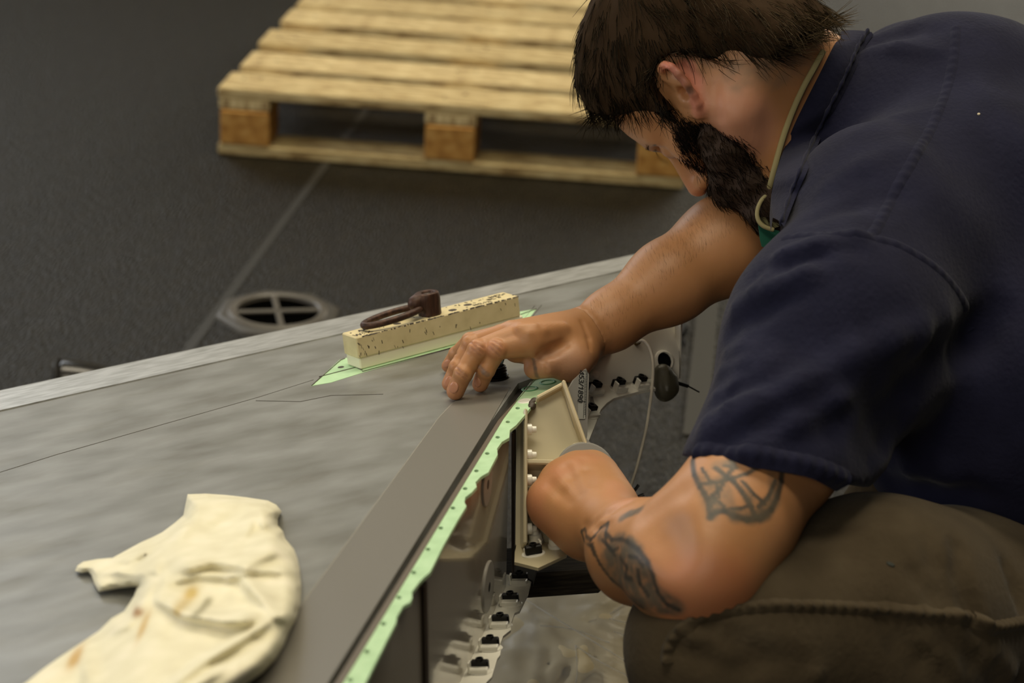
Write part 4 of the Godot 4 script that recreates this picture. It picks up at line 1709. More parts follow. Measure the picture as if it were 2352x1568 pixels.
# ---------------------------------------------------------------- cord hanging from the far spar
func make_cord() -> void:
	var t := thing("cord", "thin white cord looping from the far spar down towards the floor", "cord", on_spar(1470, 786))
	var pts := []
	for q in [[1462, 786, 0.004], [1476, 782, 0.010], [1487, 790, 0.014], [1495, 806, 0.017], [1500, 830, 0.02], [1500, 860, 0.02], [1497, 900, 0.02], [1492, 935, 0.015], [1486, 975, 0.01], [1476, 1020, 0.0], [1462, 1075, -0.01], [1448, 1120, -0.02], [1440, 1150, -0.02]]:
		pts.append(on_spar(q[0], q[1], q[2]))
	var g := Geo.new()
	g.tube(smooth(pts, 5), [0.0016], 8)
	part("line", g, mat(Color(0.84, 0.81, 0.74), 0.8), t)
	g = Geo.new()
	g.lathe([Vector2(0, 0.006), Vector2(0.003, 0.005), Vector2(0.0035, 0)], on_spar(1461, 786), sparN, 12)
	part("brass_end", g, mat(Color(0.45, 0.36, 0.16), 0.4, 0.7), t)
	var e: Vector3 = pts[pts.size() - 1]
	t = thing("cable_tie", "black cable tie ends sticking up behind the fist at the cord's lower end", "cable tie", e)
	for q in [[1467, 1113, 0.0022], [1479, 1135, 0.0025], [1448, 1122, 0.0018]]:
		g = Geo.new()
		g.tube([e + DN * 0.004, e.lerp(P(q[0], q[1], (e - cO).dot(cF)), 0.5), P(q[0], q[1], (e - cO).dot(cF))], [0.0014, q[2], q[2]], 6, 0.6)
		part("strap_end", g, M.black, t)

# Catmull-Rom through the points
func smooth(p: Array, m: int) -> Array:
	var out := []
	for i in p.size() - 1:
		var a: Vector3 = p[maxi(i - 1, 0)]
		var b: Vector3 = p[i]
		var c: Vector3 = p[i + 1]
		var d: Vector3 = p[mini(i + 2, p.size() - 1)]
		for k in m:
			out.append(b.cubic_interpolate(c, a, d, float(k) / m))
	out.append(p[p.size() - 1])
	return out

# ---------------------------------------------------------------- the man
var hF: Vector3
var hU: Vector3
var hL: Vector3
var hO: Vector3
var headF: Field
var farF: Field
var nearF: Field
var shirtF: Field
var pantF: Field
var tints: Array = []

func HP(f: float, u: float, l: float) -> Vector3:
	return hO + hF * f + hU * u + hL * l

# capsule between two pixels at given depths, radii in px
func pc(fl: Field, x0: float, y0: float, d0: float, r0: float, x1: float, y1: float, d1: float, r1: float, k := 0.015, carve := false) -> void:
	fl.cap(P(x0, y0, d0), P(x1, y1, d1), r0 * d0 / FOC, r1 * d1 / FOC, k, carve)

func on(fl: Field, a: Array, t0 := 1.0, t1 := 2.6) -> Array:
	var o := []
	for q in px(a):
		o.append(fl.hit(cO, ray(q.x, q.y), t0, t1))
	return o

func make_person() -> void:
	var t := thing("person", "bearded man in a navy shirt and brown trousers, crouching over the flap, one arm tattooed", "person", FL(1900, 1500))
	build_head_field()
	build_far_arm()
	build_near_arm()
	build_shirt_field()
	build_pants_field()
	add_tattoos()
	# one skin mesh
	var g := Geo.new()
	mesh_field(g, headF, 0.0028, skin_paint)
	# the hand gets a finer grid than the arm it runs into
	var wq := P(1352, 770, 1.955)
	var wn := (P(1535, 648, 2.0) - P(1326, 782, 1.955)).normalized()
	farF.post = func(p: Vector3, d: float) -> float: return maxf(d, (p - wq).dot(wn) - 0.002)
	mesh_field(g, farF, 0.00125, skin_paint, [P(1010, 900, 1.95), P(1360, 720, 1.97)], 0.075)
	farF.post = func(p: Vector3, d: float) -> float: return maxf(d, -(p - wq).dot(wn))
	mesh_field(g, farF, 0.0034, skin_paint)
	farF.post = null
	mesh_field(g, nearF, 0.0019, skin_paint)
	var inner := Field.new()
	inner.cap(P(2230, 420, 1.98), P(2330, 980, 1.97), 0.10, 0.10, 0.05)
	inner.cap(P(2060, 560, 1.8), P(2020, 240, 2.12), 0.05, 0.05, 0.05)
	inner.cap(P(2330, 980, 1.97), P(2480, 1200, 1.95), 0.10, 0.10, 0.05)
	mesh_field(g, inner, 0.012, skin_paint)
	var sm := mat(Color.WHITE, 0.48)
	sm.vertex_color_use_as_albedo = true
	sm.subsurf_scatter_enabled = true
	sm.subsurf_scatter_strength = 0.06
	sm.normal_enabled = true
	sm.normal_texture = tex(FastNoiseLite.TYPE_CELLULAR, 0.06, 7, [], 256, 2, 2.0)
	sm.normal_scale = 0.22
	sm.uv1_triplanar = true
	sm.uv1_scale = Vector3(22, 22, 22)
	M.skin = sm
	part("body", g, sm, t)
	make_nails(t)
	make_hair(t)
	make_clothes(t)
	make_mask()

func mesh_field(g: Geo, f: Field, cell: float, paint = null, only: Array = [], pad := 0.0) -> void:
	var lo := Vector3.ONE * 1e3
	var hi := -lo
	if only.size():
		for q in only:
			lo = lo.min(q - Vector3.ONE * pad)
			hi = hi.max(q + Vector3.ONE * pad)
		f.mesh_into(g, cell, lo, hi, paint)
		return
	for i in f.kind.size():
		if f.cut[i]:
			continue
		var r := maxf(f.ra[i], f.ra[i] + f.dr[i]) if f.kind[i] == 0 else maxf(f.rad[i].x, maxf(f.rad[i].y, f.rad[i].z))
		for q in [f.a[i], f.a[i] + f.ab[i]]:
			lo = lo.min(q - Vector3.ONE * (r + 0.012))
			hi = hi.max(q + Vector3.ONE * (r + 0.012))
	f.mesh_into(g, cell, lo, hi, paint)

# ---- skin colours
var nz_skin: FastNoiseLite
func skin_paint(p: Vector3) -> Color:
	if nz_skin == null:
		nz_skin = FastNoiseLite.new()
		nz_skin.noise_type = FastNoiseLite.TYPE_SIMPLEX_SMOOTH
		nz_skin.frequency = 14.0
		nz_skin.fractal_octaves = 4
		nz_skin.seed = 2
	var w := nz_skin.get_noise_3dv(p)
	var c := Color(0.445 + 0.05 * w, 0.212 + 0.03 * w, 0.090 + 0.02 * w)
	for g in tints:          # [middle, reach, [segments: a, ab, inv, width, colour, strength]]
		if p.distance_squared_to(g[0]) > g[1] * g[1]:
			continue
		for s in g[2]:
			var pa: Vector3 = p - s[0]
			var h := clampf(pa.dot(s[1]) * s[2], 0.0, 1.0)
			var d: float = (pa - s[1] * h).length() / s[3]
			if d < 1.6:
				var k: float = s[5] * (1.0 - smoothstep(0.55, 1.5, d))
				if s[6] > 0.0:
					k *= clampf(1.0 + s[6] * nz_skin.get_noise_3dv(p * 5.0), 0.0, 1.6)
				c = c.lerp(s[4], clampf(k, 0.0, 1.0))
	return c

func tint(pts: Array, width: float, c: Color, strength: float, rough := 0.0) -> void:
	var mid := Vector3.ZERO
	for q in pts:
		mid += q / pts.size()
	var reach := 0.0
	var segs := []
	for q in pts:
		reach = maxf(reach, q.distance_to(mid))
	for k in maxi(1, pts.size() - 1):
		var a: Vector3 = pts[k]
		var ab: Vector3 = pts[mini(k + 1, pts.size() - 1)] - a
		segs.append([a, ab, 1.0 / maxf(ab.length_squared(), 1e-9), width, c, strength, rough])
	tints.append([mid, reach + width * 1.7, segs])

# ---- head
func build_head_field() -> void:
	hF = camv(-0.365, -0.783, -0.505).normalized()
	hU = camv(-0.809, 0.535, -0.246)
	hU = (hU - hF * hU.dot(hF)).normalized()
	hL = hU.cross(hF).normalized()
	hO = P(1583, 205, 1.93) - hL * 0.070
	var B := Basis(hF, hU, hL)
	var f := Field.new()
	headF = f
	f.ell(HP(-0.002, 0.052, 0), B, Vector3(0.094, 0.084, 0.074), 0.02)
	f.ell(HP(0.052, 0.030, 0), B, Vector3(0.044, 0.052, 0.058), 0.03)
	f.ell(HP(0.052, -0.045, 0), B, Vector3(0.042, 0.055, 0.046), 0.03)
	for s in [-1.0, 1.0]:
		f.cap(HP(0.058, -0.018, 0.044 * s), HP(0.020, -0.010, 0.062 * s), 0.019, 0.012, 0.02)     # cheekbone
		f.cap(HP(0.086, 0.020, 0.018 * s), HP(0.068, 0.018, 0.045 * s), 0.012, 0.011, 0.012)       # brow
		f.cap(HP(0.0, -0.050, 0.054 * s), HP(0.066, -0.098, 0.022 * s), 0.018, 0.02, 0.03)          # jaw
		f.cap(HP(-0.005, 0.0, 0.060 * s), HP(0.0, -0.05, 0.056 * s), 0.016, 0.016, 0.025)
		f.ell(HP(0.094, 0.002, 0.033 * s), B, Vector3(0.017, 0.014, 0.019), 0.012, true)            # socket
		f.ell(HP(0.076, 0.000, 0.032 * s), B, Vector3(0.0135, 0.0125, 0.0150), 0.004)               # closed lid over the eye
		f.cap(HP(0.0845, -0.0065, 0.022 * s), HP(0.0795, -0.007, 0.043 * s), 0.0026, 0.0022, 0.003) # lower rim
		f.ell(HP(0.099, -0.040, 0.012 * s), B, Vector3(0.010, 0.008, 0.008), 0.008)
		# ear: rim, inner fold, lobe, small flap over the canal
		var e := func(x: float, y: float, out: float) -> Vector3:
			var q := P(x, y, 1.93)
			var l := q - hO
			return HP(l.dot(hF), l.dot(hU), s * (0.0695 + out))
		var rim := [e.call(1541, 190, 0.003), e.call(1528, 174, 0.009), e.call(1529, 154, 0.014), e.call(1544, 141, 0.018), e.call(1565, 142, 0.021), e.call(1585, 156, 0.022), e.call(1602, 178, 0.021), e.call(1613, 204, 0.018), e.call(1617, 230, 0.014), e.call(1613, 250, 0.010)]
		for k in rim.size() - 1:
			f.cap(rim[k], rim[k + 1], 0.0040 + 0.0006 * sin(k * 0.5), 0.0040, 0.003)
		f.ell(e.call(1609, 254, 0.008), B, Vector3(0.0075, 0.0075, 0.0042), 0.004)
		for k in 4:
			var q: Array = [[1556, 170, 0.010], [1580, 178, 0.013], [1594, 204, 0.011], [1592, 230, 0.008], [1588, 238, 0.006]]
			f.cap(e.call(q[k][0], q[k][1], q[k][2]), e.call(q[k + 1][0], q[k + 1][1], q[k + 1][2]), 0.0040, 0.0036, 0.004)
		f.cap(e.call(1560, 172, 0.003), e.call(1598, 218, 0.003), 0.011, 0.010, 0.006)
		f.cap(e.call(1568, 224, 0.004), e.call(1574, 236, 0.004), 0.005, 0.004, 0.004)
		f.ell(e.call(1580, 209, 0.012), B, Vector3(0.0062, 0.0075, 0.010), 0.004, true)
		f.ell(e.call(1552, 166, 0.020), B, Vector3(0.007, 0.005, 0.007), 0.004, true)
	f.cap(HP(0.092, 0.010, 0), HP(0.114, -0.034, 0), 0.0080, 0.0112, 0.012)
	f.cap(HP(0.094, -0.066, -0.014), HP(0.094, -0.066, 0.014), 0.010, 0.010, 0.01)
	f.ell(HP(0.078, -0.105, 0), B, Vector3(0.022, 0.02, 0.026), 0.02)
	# neck
	f.cap(HP(-0.030, -0.030, 0), P(1910, 350, 2.04), 0.058, 0.062, 0.03)
	f.cap(HP(-0.045, 0.0, 0), P(1960, 250, 2.05), 0.045, 0.060, 0.03)
	f.cap(HP(0.012, -0.06, 0), P(1850, 480, 2.0), 0.045, 0.048, 0.02)
	# neck tendon
	f.ridge(on(f, [1650, 250, 1720, 330, 1780, 430]), 0.003, 0.014)
	f.ridge(on(f, [1650, 270, 1640, 200]), -0.003, 0.006)
	var red := Color(0.60, 0.20, 0.13)
	tint(on(f, [1528, 160, 1545, 144, 1575, 155, 1594, 190, 1604, 235, 1603, 256]), 0.009, red, 0.75)
	tint(on(f, [1548, 166, 1562, 182, 1580, 208]), 0.008, Color(0.30, 0.10, 0.07), 0.55)
	tint(on(f, [1585, 208]), 0.0045, Color(0.05, 0.02, 0.015), 0.9)
	tint([HP(0.12, -0.034, 0)], 0.016, red, 0.3)
	tint(on(f, [1660, 240, 1720, 300, 1700, 250]), 0.03, Color(0.55, 0.26, 0.17), 0.5)
	# stubble and lashes
	for s in [-1.0, 1.0]:
		tint([HP(0.086, 0.004, 0.032 * s)], 0.012, Color(0.33, 0.17, 0.11), 0.6)
	tint(on(f, [1503, 334, 1506, 350, 1517, 363, 1536, 371]), 0.0019, Color(0.035, 0.02, 0.015), 0.85)
	tint(on(f, [1700, 175, 1780, 160, 1850, 150]), 0.016, Color(0.28, 0.17, 0.10), 0.5, 1.2)

# ---- right arm (far), hand spread on the flap
func build_far_arm() -> void:
	var f := Field.new()
	farF = f
	pc(f, 1326, 782, 1.955, 47, 1400, 737, 1.97, 62, 0.02)
	pc(f, 1400, 737, 1.97, 64, 1535, 648, 2.00, 90, 0.02)
	pc(f, 1535, 648, 2.00, 90, 1668, 562, 2.03, 101, 0.02)
	pc(f, 1668, 562, 2.03, 101, 1775, 500, 2.06, 104, 0.03)
	pc(f, 1775, 500, 2.06, 104, 2000, 260, 2.12, 110, 0.03)
	var hp := func(x: float, y: float, h: float) -> Vector3:
		return PH(x, y, h)
	# wrist and back of the hand
	var wr := P(1330, 785, 1.952)
	var mc := {"i": hp.call(1219, 784, 0.046), "m": hp.call(1197, 768, 0.053), "r": hp.call(1174, 763, 0.052), "p": hp.call(1152, 770, 0.045)}
	f.cap(wr + cU * 0.004, mc.i, 0.023, 0.0150, 0.012)
	f.cap(wr + cU * 0.009, mc.m, 0.020, 0.0125, 0.012)
	f.cap(wr + cU * 0.009, mc.r, 0.019, 0.0115, 0.012)
	f.cap(wr + cU * 0.002 + cF * 0.01, mc.p, 0.02, 0.0112, 0.012)
	f.cap(wr, (mc.i + mc.p) / 2 - flapN * 0.010, 0.02, 0.014, 0.012)
	# fingers: px of each joint, height over the flap, radius
	for ch in [
		[[1219, 784, 0.046, 0.0145], [1141, 802, 0.044, 0.0100], [1116, 850, 0.025, 0.0084], [1103, 882, 0.0090, 0.0078]],
		[[1197, 768, 0.053, 0.0120], [1098, 803, 0.045, 0.0098], [1064, 858, 0.026, 0.0088], [1046, 898, 0.0090, 0.0086]],
		[[1174, 763, 0.052, 0.0112], [1082, 790, 0.043, 0.0088], [1050, 843, 0.024, 0.0077], [1032, 881, 0.0082, 0.0073]],
		[[1152, 770, 0.045, 0.0105], [1079, 782, 0.038, 0.0078], [1047, 812, 0.021, 0.0068], [1029, 840, 0.0075, 0.0065]]]:
		for k in 3:
			f.cap(hp.call(ch[k][0], ch[k][1], ch[k][2]), hp.call(ch[k + 1][0], ch[k + 1][1], ch[k + 1][2]), ch[k][3], ch[k + 1][3], 0.0012)
		# knuckle swellings
		f.ell(hp.call(ch[1][0], ch[1][1], ch[1][2] + 0.001), Basis.IDENTITY, Vector3.ONE * (ch[1][3] + 0.0006), 0.002)
		f.ell(hp.call(ch[2][0], ch[2][1], ch[2][2] + 0.0006), Basis.IDENTITY, Vector3.ONE * (ch[2][3] + 0.0004), 0.002)
	pc(f, 1300, 798, 1.935, 43, 1236, 796, 1.925, 27, 0.02)
	# thumb, from the side of the palm, lying along the flange corner
	pc(f, 1330, 812, 1.93, 46, 1312, 832, 1.915, 40, 0.012)
	pc(f, 1312, 832, 1.915, 40, 1254, 838, 1.90, 27, 0.012)
	pc(f, 1254, 838, 1.90, 27, 1228, 846, 1.905, 25, 0.006)
	# creases and tendons
	f.ridge(on(f, [1296, 792, 1270, 806, 1246, 816]), -0.005, 0.005)
	f.ridge(on(f, [1300, 752, 1250, 757, 1215, 763]), 0.0016, 0.005)
	f.ridge(on(f, [1296, 744, 1230, 746, 1190, 752]), 0.0014, 0.004)
	f.ridge(on(f, [1337, 738, 1352, 775, 1356, 800]), -0.0012, 0.003)
	for q in [[1128, 788, 1138, 797, 1152, 808], [1124, 796, 1134, 806, 1148, 818], [1130, 781, 1142, 787, 1154, 796], [1086, 792, 1096, 800, 1110, 810], [1083, 799, 1093, 808, 1106, 818], [1090, 786, 1100, 791, 1112, 800], [1072, 780, 1084, 788, 1092, 794], [1100, 840, 1112, 850, 1124, 858], [1050, 848, 1062, 856, 1076, 866], [1047, 853, 1058, 862, 1072, 872], [1040, 836, 1048, 842, 1056, 850], [1040, 806, 1048, 812]]:
		var line := on(f, q)
		f.ridge(line, -0.0010, 0.0011)
		tint(line, 0.0009, Color(0.24, 0.10, 0.06), 0.55)
	f.ridge(on(f, [1246, 822, 1254, 836, 1258, 850]), -0.001, 0.0018)
	var red := Color(0.56, 0.23, 0.14)
	for q in [[1022, 884], [1036, 902], [1094, 888], [1022, 844], [1216, 850], [1137, 800], [1103, 798]]:
		tint(on(f, q), 0.010, red, 0.22)
	tint(on(f, [1230, 842, 1300, 845, 1335, 830]), 0.016, Color(0.40, 0.22, 0.14), 0.4)
	# grime in the creases and along the nails
	tint(on(f, [1102, 843, 1110, 855, 1121, 862]), 0.0022, Color(0.16, 0.12, 0.11), 0.55)
	tint(on(f, [1224, 826, 1229, 846, 1234, 866]), 0.0020, Color(0.13, 0.09, 0.075), 0.7)

# ---- left arm (near), bare to the sleeve, fist inside the fitting
func build_near_arm() -> void:
	var f := Field.new()
	nearF = f
	pc(f, 1960, 700, 1.74, 130, 1780, 1020, 1.655, 142, 0.03)
	pc(f, 1780, 1020, 1.655, 146, 1672, 1200, 1.60, 132, 0.04)
	pc(f, 1672, 1200, 1.60, 130, 1612, 1292, 1.575, 108, 0.04)
	pc(f, 1612, 1286, 1.575, 102, 1560, 1290, 1.60, 112, 0.04)
	pc(f, 1560, 1290, 1.60, 112, 1470, 1268, 1.66, 106, 0.03)
	pc(f, 1470, 1268, 1.66, 104, 1385, 1205, 1.755, 72, 0.03)
	# elbow point
	pc(f, 1620, 1322, 1.575, 70, 1590, 1326, 1.58, 68, 0.04)
	# hand
	var w := P(1378, 1196, 1.765)
	var kn := [P(1361, 1066, 1.845), P(1322, 1074, 1.83), P(1280, 1100, 1.815), P(1247, 1140, 1.80)]
	var rr := [0.0145, 0.0142, 0.0138, 0.0130]
	for k in 4:
		f.cap(w.lerp(kn[k], 0.05) + cR * (0.012 - 0.008 * k), kn[k], 0.024, rr[k], 0.016)
	f.cap(P(1385, 1205, 1.755), P(1330, 1130, 1.81), 0.028, 0.030, 0.02)
	f.cap(P(1340, 1215, 1.765), P(1262, 1172, 1.795), 0.024, 0.018, 0.015)
	f.cap(P(1402, 1152, 1.775), P(1378, 1092, 1.84), 0.019, 0.0145, 0.015)
	# fingers curl down and away, then back towards the palm
	for k in 4:
		var a: Vector3 = kn[k]
		var ax: Vector3 = (kn[3] - kn[0]).normalized()
		var b: Vector3 = a + camv(-0.006, -0.020, -0.034) - ax * 0.001
		var c: Vector3 = b + camv(0.016, -0.016, 0.006)
		var d: Vector3 = c + camv(0.010, -0.001, 0.014)
		f.cap(a, b, rr[k] * 0.92, 0.0105, 0.004)
		f.cap(b, c, 0.0105, 0.0095, 0.003)
		f.cap(c, d, 0.0095, 0.0085, 0.003)
	# thumb closes over the index finger
	var th := P(1388, 1090, 1.84)
	f.cap(th, th + camv(-0.012, -0.018, -0.026), 0.0135, 0.0115, 0.005)
	f.cap(th + camv(-0.012, -0.018, -0.026), th + camv(-0.022, -0.034, -0.022), 0.0112, 0.0095, 0.004)
	# hollows between knuckles, wrist folds, elbow dimple
	f.ridge(on(f, [1340, 1052, 1345, 1075, 1352, 1110]), -0.0016, 0.006)
	f.ridge(on(f, [1300, 1068, 1312, 1092, 1330, 1130]), -0.0020, 0.006)
	f.ridge(on(f, [1262, 1110, 1285, 1130, 1310, 1150]), -0.0018, 0.006)
	f.ridge(on(f, [1437, 1152, 1400, 1172, 1365, 1195]), -0.0022, 0.006)
	f.ridge(on(f, [1340, 1205, 1370, 1210, 1395, 1204]), -0.0014, 0.005)
	f.ridge(on(f, [1505, 1205, 1530, 1235, 1545, 1270]), -0.007, 0.018)
	f.ridge(on(f, [1480, 1180, 1560, 1130]), -0.003, 0.012)
	f.ridge(on(f, [1540, 1390, 1480, 1350, 1420, 1310]), -0.002, 0.012)
	var red := Color(0.52, 0.21, 0.11)
	for q in [[1350, 1045], [1300, 1070], [1262, 1095], [1232, 1135]]:
		tint(on(f, q), 0.015, red, 0.32)
	tint(on(f, [1220, 1160, 1232, 1190, 1262, 1215]), 0.014, red, 0.28)
	tint(on(f, [1580, 1390, 1620, 1385, 1660, 1370]), 0.034, Color(0.50, 0.18, 0.08), 0.5)
	tint(on(f, [1520, 1330, 1570, 1345]), 0.03, Color(0.50, 0.22, 0.11), 0.35)
	tint(on(f, [1420, 1120, 1430, 1150]), 0.012, Color(0.56, 0.26, 0.16), 0.4)

func add_tattoos() -> void:
	var f := nearF
	var ink := Color(0.045, 0.040, 0.032)
	var soft := Color(0.115, 0.092, 0.064)
	var z := func(a: Array, s := 2.667, ox := 1180.0, oy := 980.0) -> Array:
		var q := []
		for p in zpx(a, s, ox, oy):
			q.append(f.hit(cO, ray(p.x, p.y), 1.2, 2.2))
		return q
	# round tattoo on the upper arm
	for L in [[[1095, 190, 1105, 290, 1140, 365, 1165, 405, 1195, 470, 1203, 552], 0.0024], [[1203, 555, 1240, 520, 1290, 512, 1350, 545, 1430, 568, 1510, 560, 1580, 505, 1615, 430, 1640, 330, 1648, 220], 0.0028], [[1140, 352, 1240, 340, 1320, 318, 1420, 290, 1560, 215], 0.0020], [[1235, 250, 1300, 300, 1345, 330, 1400, 400, 1455, 490, 1480, 550], 0.0024], [[1345, 205, 1335, 260, 1300, 310, 1260, 380, 1215, 420, 1195, 450], 0.0022], [[1290, 235, 1360, 250, 1330, 205], 0.0018], [[1195, 500, 1235, 440, 1290, 490], 0.0016], [[1400, 330, 1470, 410, 1540, 470], 0.0018], [[1500, 490, 1560, 430, 1605, 330], 0.0022], [[1440, 480, 1390, 500, 1330, 500], 0.0016], [[1240, 350, 1255, 430], 0.0014], [[1150, 250, 1200, 330, 1235, 345], 0.0014]]:
		tint(z.call(L[0]), L[1] * 0.95, ink, 0.95)
	for L in [[[1150, 300, 1180, 380, 1215, 470], 0.009, 0.5], [[1260, 320, 1300, 400, 1320, 470], 0.006, 0.5], [[1360, 540, 1450, 545, 1540, 520, 1600, 440], 0.008, 0.75], [[1480, 470, 1500, 540], 0.008, 0.7], [[1250, 230, 1330, 230, 1440, 225], 0.007, 0.45], [[1420, 380, 1440, 470], 0.005, 0.5], [[1210, 540, 1230, 470], 0.006, 0.55], [[1590, 280, 1600, 400], 0.007, 0.45]]:
		tint(z.call(L[0]), L[1] * 0.8, soft, L[2] * 0.75, 1.2)
	# creature on the forearm
	for L in [[[690, 765, 760, 880, 850, 1000, 980, 1100], 0.011, 0.75], [[540, 660, 590, 760, 660, 860], 0.008, 0.6], [[620, 720, 700, 780, 760, 860, 800, 960], 0.012, 0.65], [[590, 800, 650, 900, 720, 1000, 800, 1080], 0.014, 0.75], [[560, 820, 620, 930], 0.009, 0.6], [[780, 830, 840, 940, 890, 1050], 0.008, 0.5], [[800, 1090, 900, 1110, 980, 1112], 0.007, 0.7], [[640, 680, 700, 710, 760, 760], 0.007, 0.6]]:
		tint(z.call(L[0]), L[1] * 0.85, soft, L[2] * 0.85, 1.3)
	for L in [[[575, 590, 530, 620, 495, 665, 470, 690, 440, 668, 430, 625, 412, 640, 425, 690, 470, 725, 490, 780], 0.0020], [[575, 590, 560, 650, 600, 690, 650, 685, 690, 700], 0.0020], [[690, 700, 760, 750, 820, 830, 850, 910, 880, 1010, 940, 1090, 1010, 1120], 0.0022], [[480, 720, 520, 830, 600, 940, 700, 1040, 790, 1110], 0.0020], [[560, 650, 570, 730, 620, 790], 0.0018], [[650, 800, 690, 860, 680, 920, 720, 930], 0.0024], [[760, 880, 770, 960, 820, 1030], 0.0020], [[540, 690, 600, 760, 640, 740], 0.0018], [[700, 790, 750, 800, 790, 850], 0.0016]]:
		tint(z.call(L[0]), L[1], ink, 0.85)
	# dark leaf near the wrist
	tint(z.call([668, 552, 700, 530, 770, 505]), 0.0050, soft, 0.85, 0.5)

func make_nails(t: Node3D) -> void:
	# nails of the spread hand lie on the finger backs
	var m := mat(Color(0.74, 0.52, 0.40), 0.28)
	for q in [[1096, 878, 1108, 855, 0.0042], [1042, 890, 1058, 864, 0.0050], [1030, 876, 1046, 850, 0.0040], [1026, 835, 1042, 818, 0.0036]]:
		var a: Vector3 = farF.hit(cO, ray(q[0], q[1]), 1.5, 2.3)
		farF.all_active()
		var up := farF.grad(a)
		var dir := (PH(q[2], q[3], 0.020) - PH(q[0], q[1], 0.0105)).normalized()
		dir = (dir - up * dir.dot(up)).normalized()
		var f := Field.new()
		f.ell(a - up * 0.0005, Basis(dir, up, dir.cross(up)), Vector3(0.0062, 0.0014, q[4]), 0.001)
		var g := Geo.new()
		mesh_field(g, f, 0.0009)
		part("nail", g, m, t)

# ---- hair and beard
func make_hair(t: Node3D) -> void:
	var B := Basis(hF, hU, hL)
	var nz := FastNoiseLite.new()
	nz.noise_type = FastNoiseLite.TYPE_SIMPLEX_SMOOTH
	nz.frequency = 30.0
	nz.seed = 8
	nz.fractal_octaves = 3
	var f := Field.new()
	f.ell(HP(-0.010, 0.056, 0), B, Vector3(0.105, 0.093, 0.084), 0.02)
	f.ell(HP(0.040, 0.078, 0), B, Vector3(0.055, 0.055, 0.066), 0.03)
	f.ell(HP(-0.070, -0.012, 0), B, Vector3(0.040, 0.05, 0.060), 0.03)
	f.ell(HP(-0.078, -0.050, 0), B, Vector3(0.034, 0.045, 0.056), 0.03)
	f.ell(HP(0.022, 0.010, 0.066), B, Vector3(0.016, 0.030, 0.012), 0.012)
	f.ell(HP(0.022, 0.010, -0.066), B, Vector3(0.016, 0.030, 0.012), 0.012)
	f.slack = 0.02
	f.post = func(p: Vector3, d: float) -> float:
		var q := p - hO
		var x := q.dot(hF)
		var y := q.dot(hU)
		var z := absf(q.dot(hL))
		d -= 0.004 * nz.get_noise_3dv(Vector3(x * 0.5, y * 0.5, z) * 1.0)
		var cut_a := 0.81 * x - 0.585 * y - 0.020
		var cut_b := minf(maxf(0.837 * x - 0.547 * y + 0.0235, (0.5 * (x + 0.046) - y - 0.045) * 0.9), -(x + 0.012))
		# open round the ear
		var ear := 0.033 - Vector3((x + 0.004) * 1.0, (y + 0.004) * 0.75, (z - 0.082) * 0.75).length()
		return maxf(maxf(d, cut_a), maxf(cut_b, ear))
	var g := Geo.new()
	mesh_field(g, f, 0.004)
	var hm := mat(Color(0.22, 0.165, 0.11), 0.85)
	hm.metallic_specular = 0.2
	var hair := part("hair", g, hm, t, "short dark brown hair")
	var rng := RandomNumberGenerator.new()
	rng.seed = 77
	var sm := mat(Color.WHITE, 0.68)
	sm.metallic_specular = 0.35
	sm.vertex_color_use_as_albedo = true
	var src := g.v.duplicate()
	var nrm := g.n.duplicate()
	var gs := Geo.new()
	var whorl := HP(-0.06, 0.11, 0.0)
	for k in 9000:
		var i := rng.randi() % src.size()
		var p: Vector3 = src[i]
		var q := p - hO
		# only where the strands can be seen: near side, top and rim
		if q.dot(hL) < -0.03:
			continue
		var n: Vector3 = nrm[i]
		var dir := (p - whorl)
		dir = (dir - n * dir.dot(n)).normalized()
		dir = (dir * 1.0 + hF * 0.15 - hU * 0.55).normalized()
		var wob := Vector3(nz.get_noise_3dv(p * 1.5), nz.get_noise_3dv(p * 1.5 + Vector3.ONE), nz.get_noise_3dv(p * 1.5 + Vector3.ONE * 2.0))
		dir = (dir + wob * 0.9).normalized()
		var ln := rng.randf_range(0.018, 0.040)
		var shade := rng.randf_range(0.5, 1.0)
		var back := clampf(-q.dot(hF) * 9.0 + 0.1, 0.0, 1.0)
		gs.col = Color(0.030 + 0.17 * shade * (0.4 + back), 0.020 + 0.115 * shade * (0.4 + back), 0.010 + 0.056 * shade * (0.4 + back))
		strand(gs, p - n * 0.001, dir, n, ln, rng.randf_range(0.00035, 0.0006), rng.randf_range(0.06, 0.24), rng.randf_range(0.0, 0.9))
	part("hair_strands", gs, sm, hair).set_meta("kind", "stuff")
	# beard
	var bf := Field.new()
	for s in [-1.0, 1.0]:
		bf.cap(HP(0.020, -0.018, 0.062 * s), HP(0.034, -0.056, 0.054 * s), 0.007, 0.015, 0.02)
		bf.cap(HP(0.034, -0.060, 0.053 * s), HP(0.072, -0.112, 0.028 * s), 0.017, 0.025, 0.02)
		bf.cap(HP(0.036, -0.034, 0.057 * s), HP(0.084, -0.070, 0.034 * s), 0.010, 0.015, 0.02)
		bf.cap(HP(0.102, -0.054, 0.004 * s), HP(0.088, -0.072, 0.030 * s), 0.009, 0.012, 0.012)
	bf.ell(HP(0.082, -0.120, 0), B, Vector3(0.032, 0.034, 0.036), 0.03)
	bf.ell(HP(0.066, -0.128, 0), B, Vector3(0.032, 0.026, 0.038), 0.03)
	bf.post = func(p: Vector3, d: float) -> float:
		return d - 0.005 * nz.get_noise_3dv(p * 1.4)
	bf.slack = 0.012
	g = Geo.new()
	mesh_field(g, bf, 0.004)
	var beard := part("beard", g, mat(Color(0.21, 0.145, 0.095), 0.85), t, "full dark brown beard")
	src = g.v.duplicate()
	nrm = g.n.duplicate()
	gs = Geo.new()
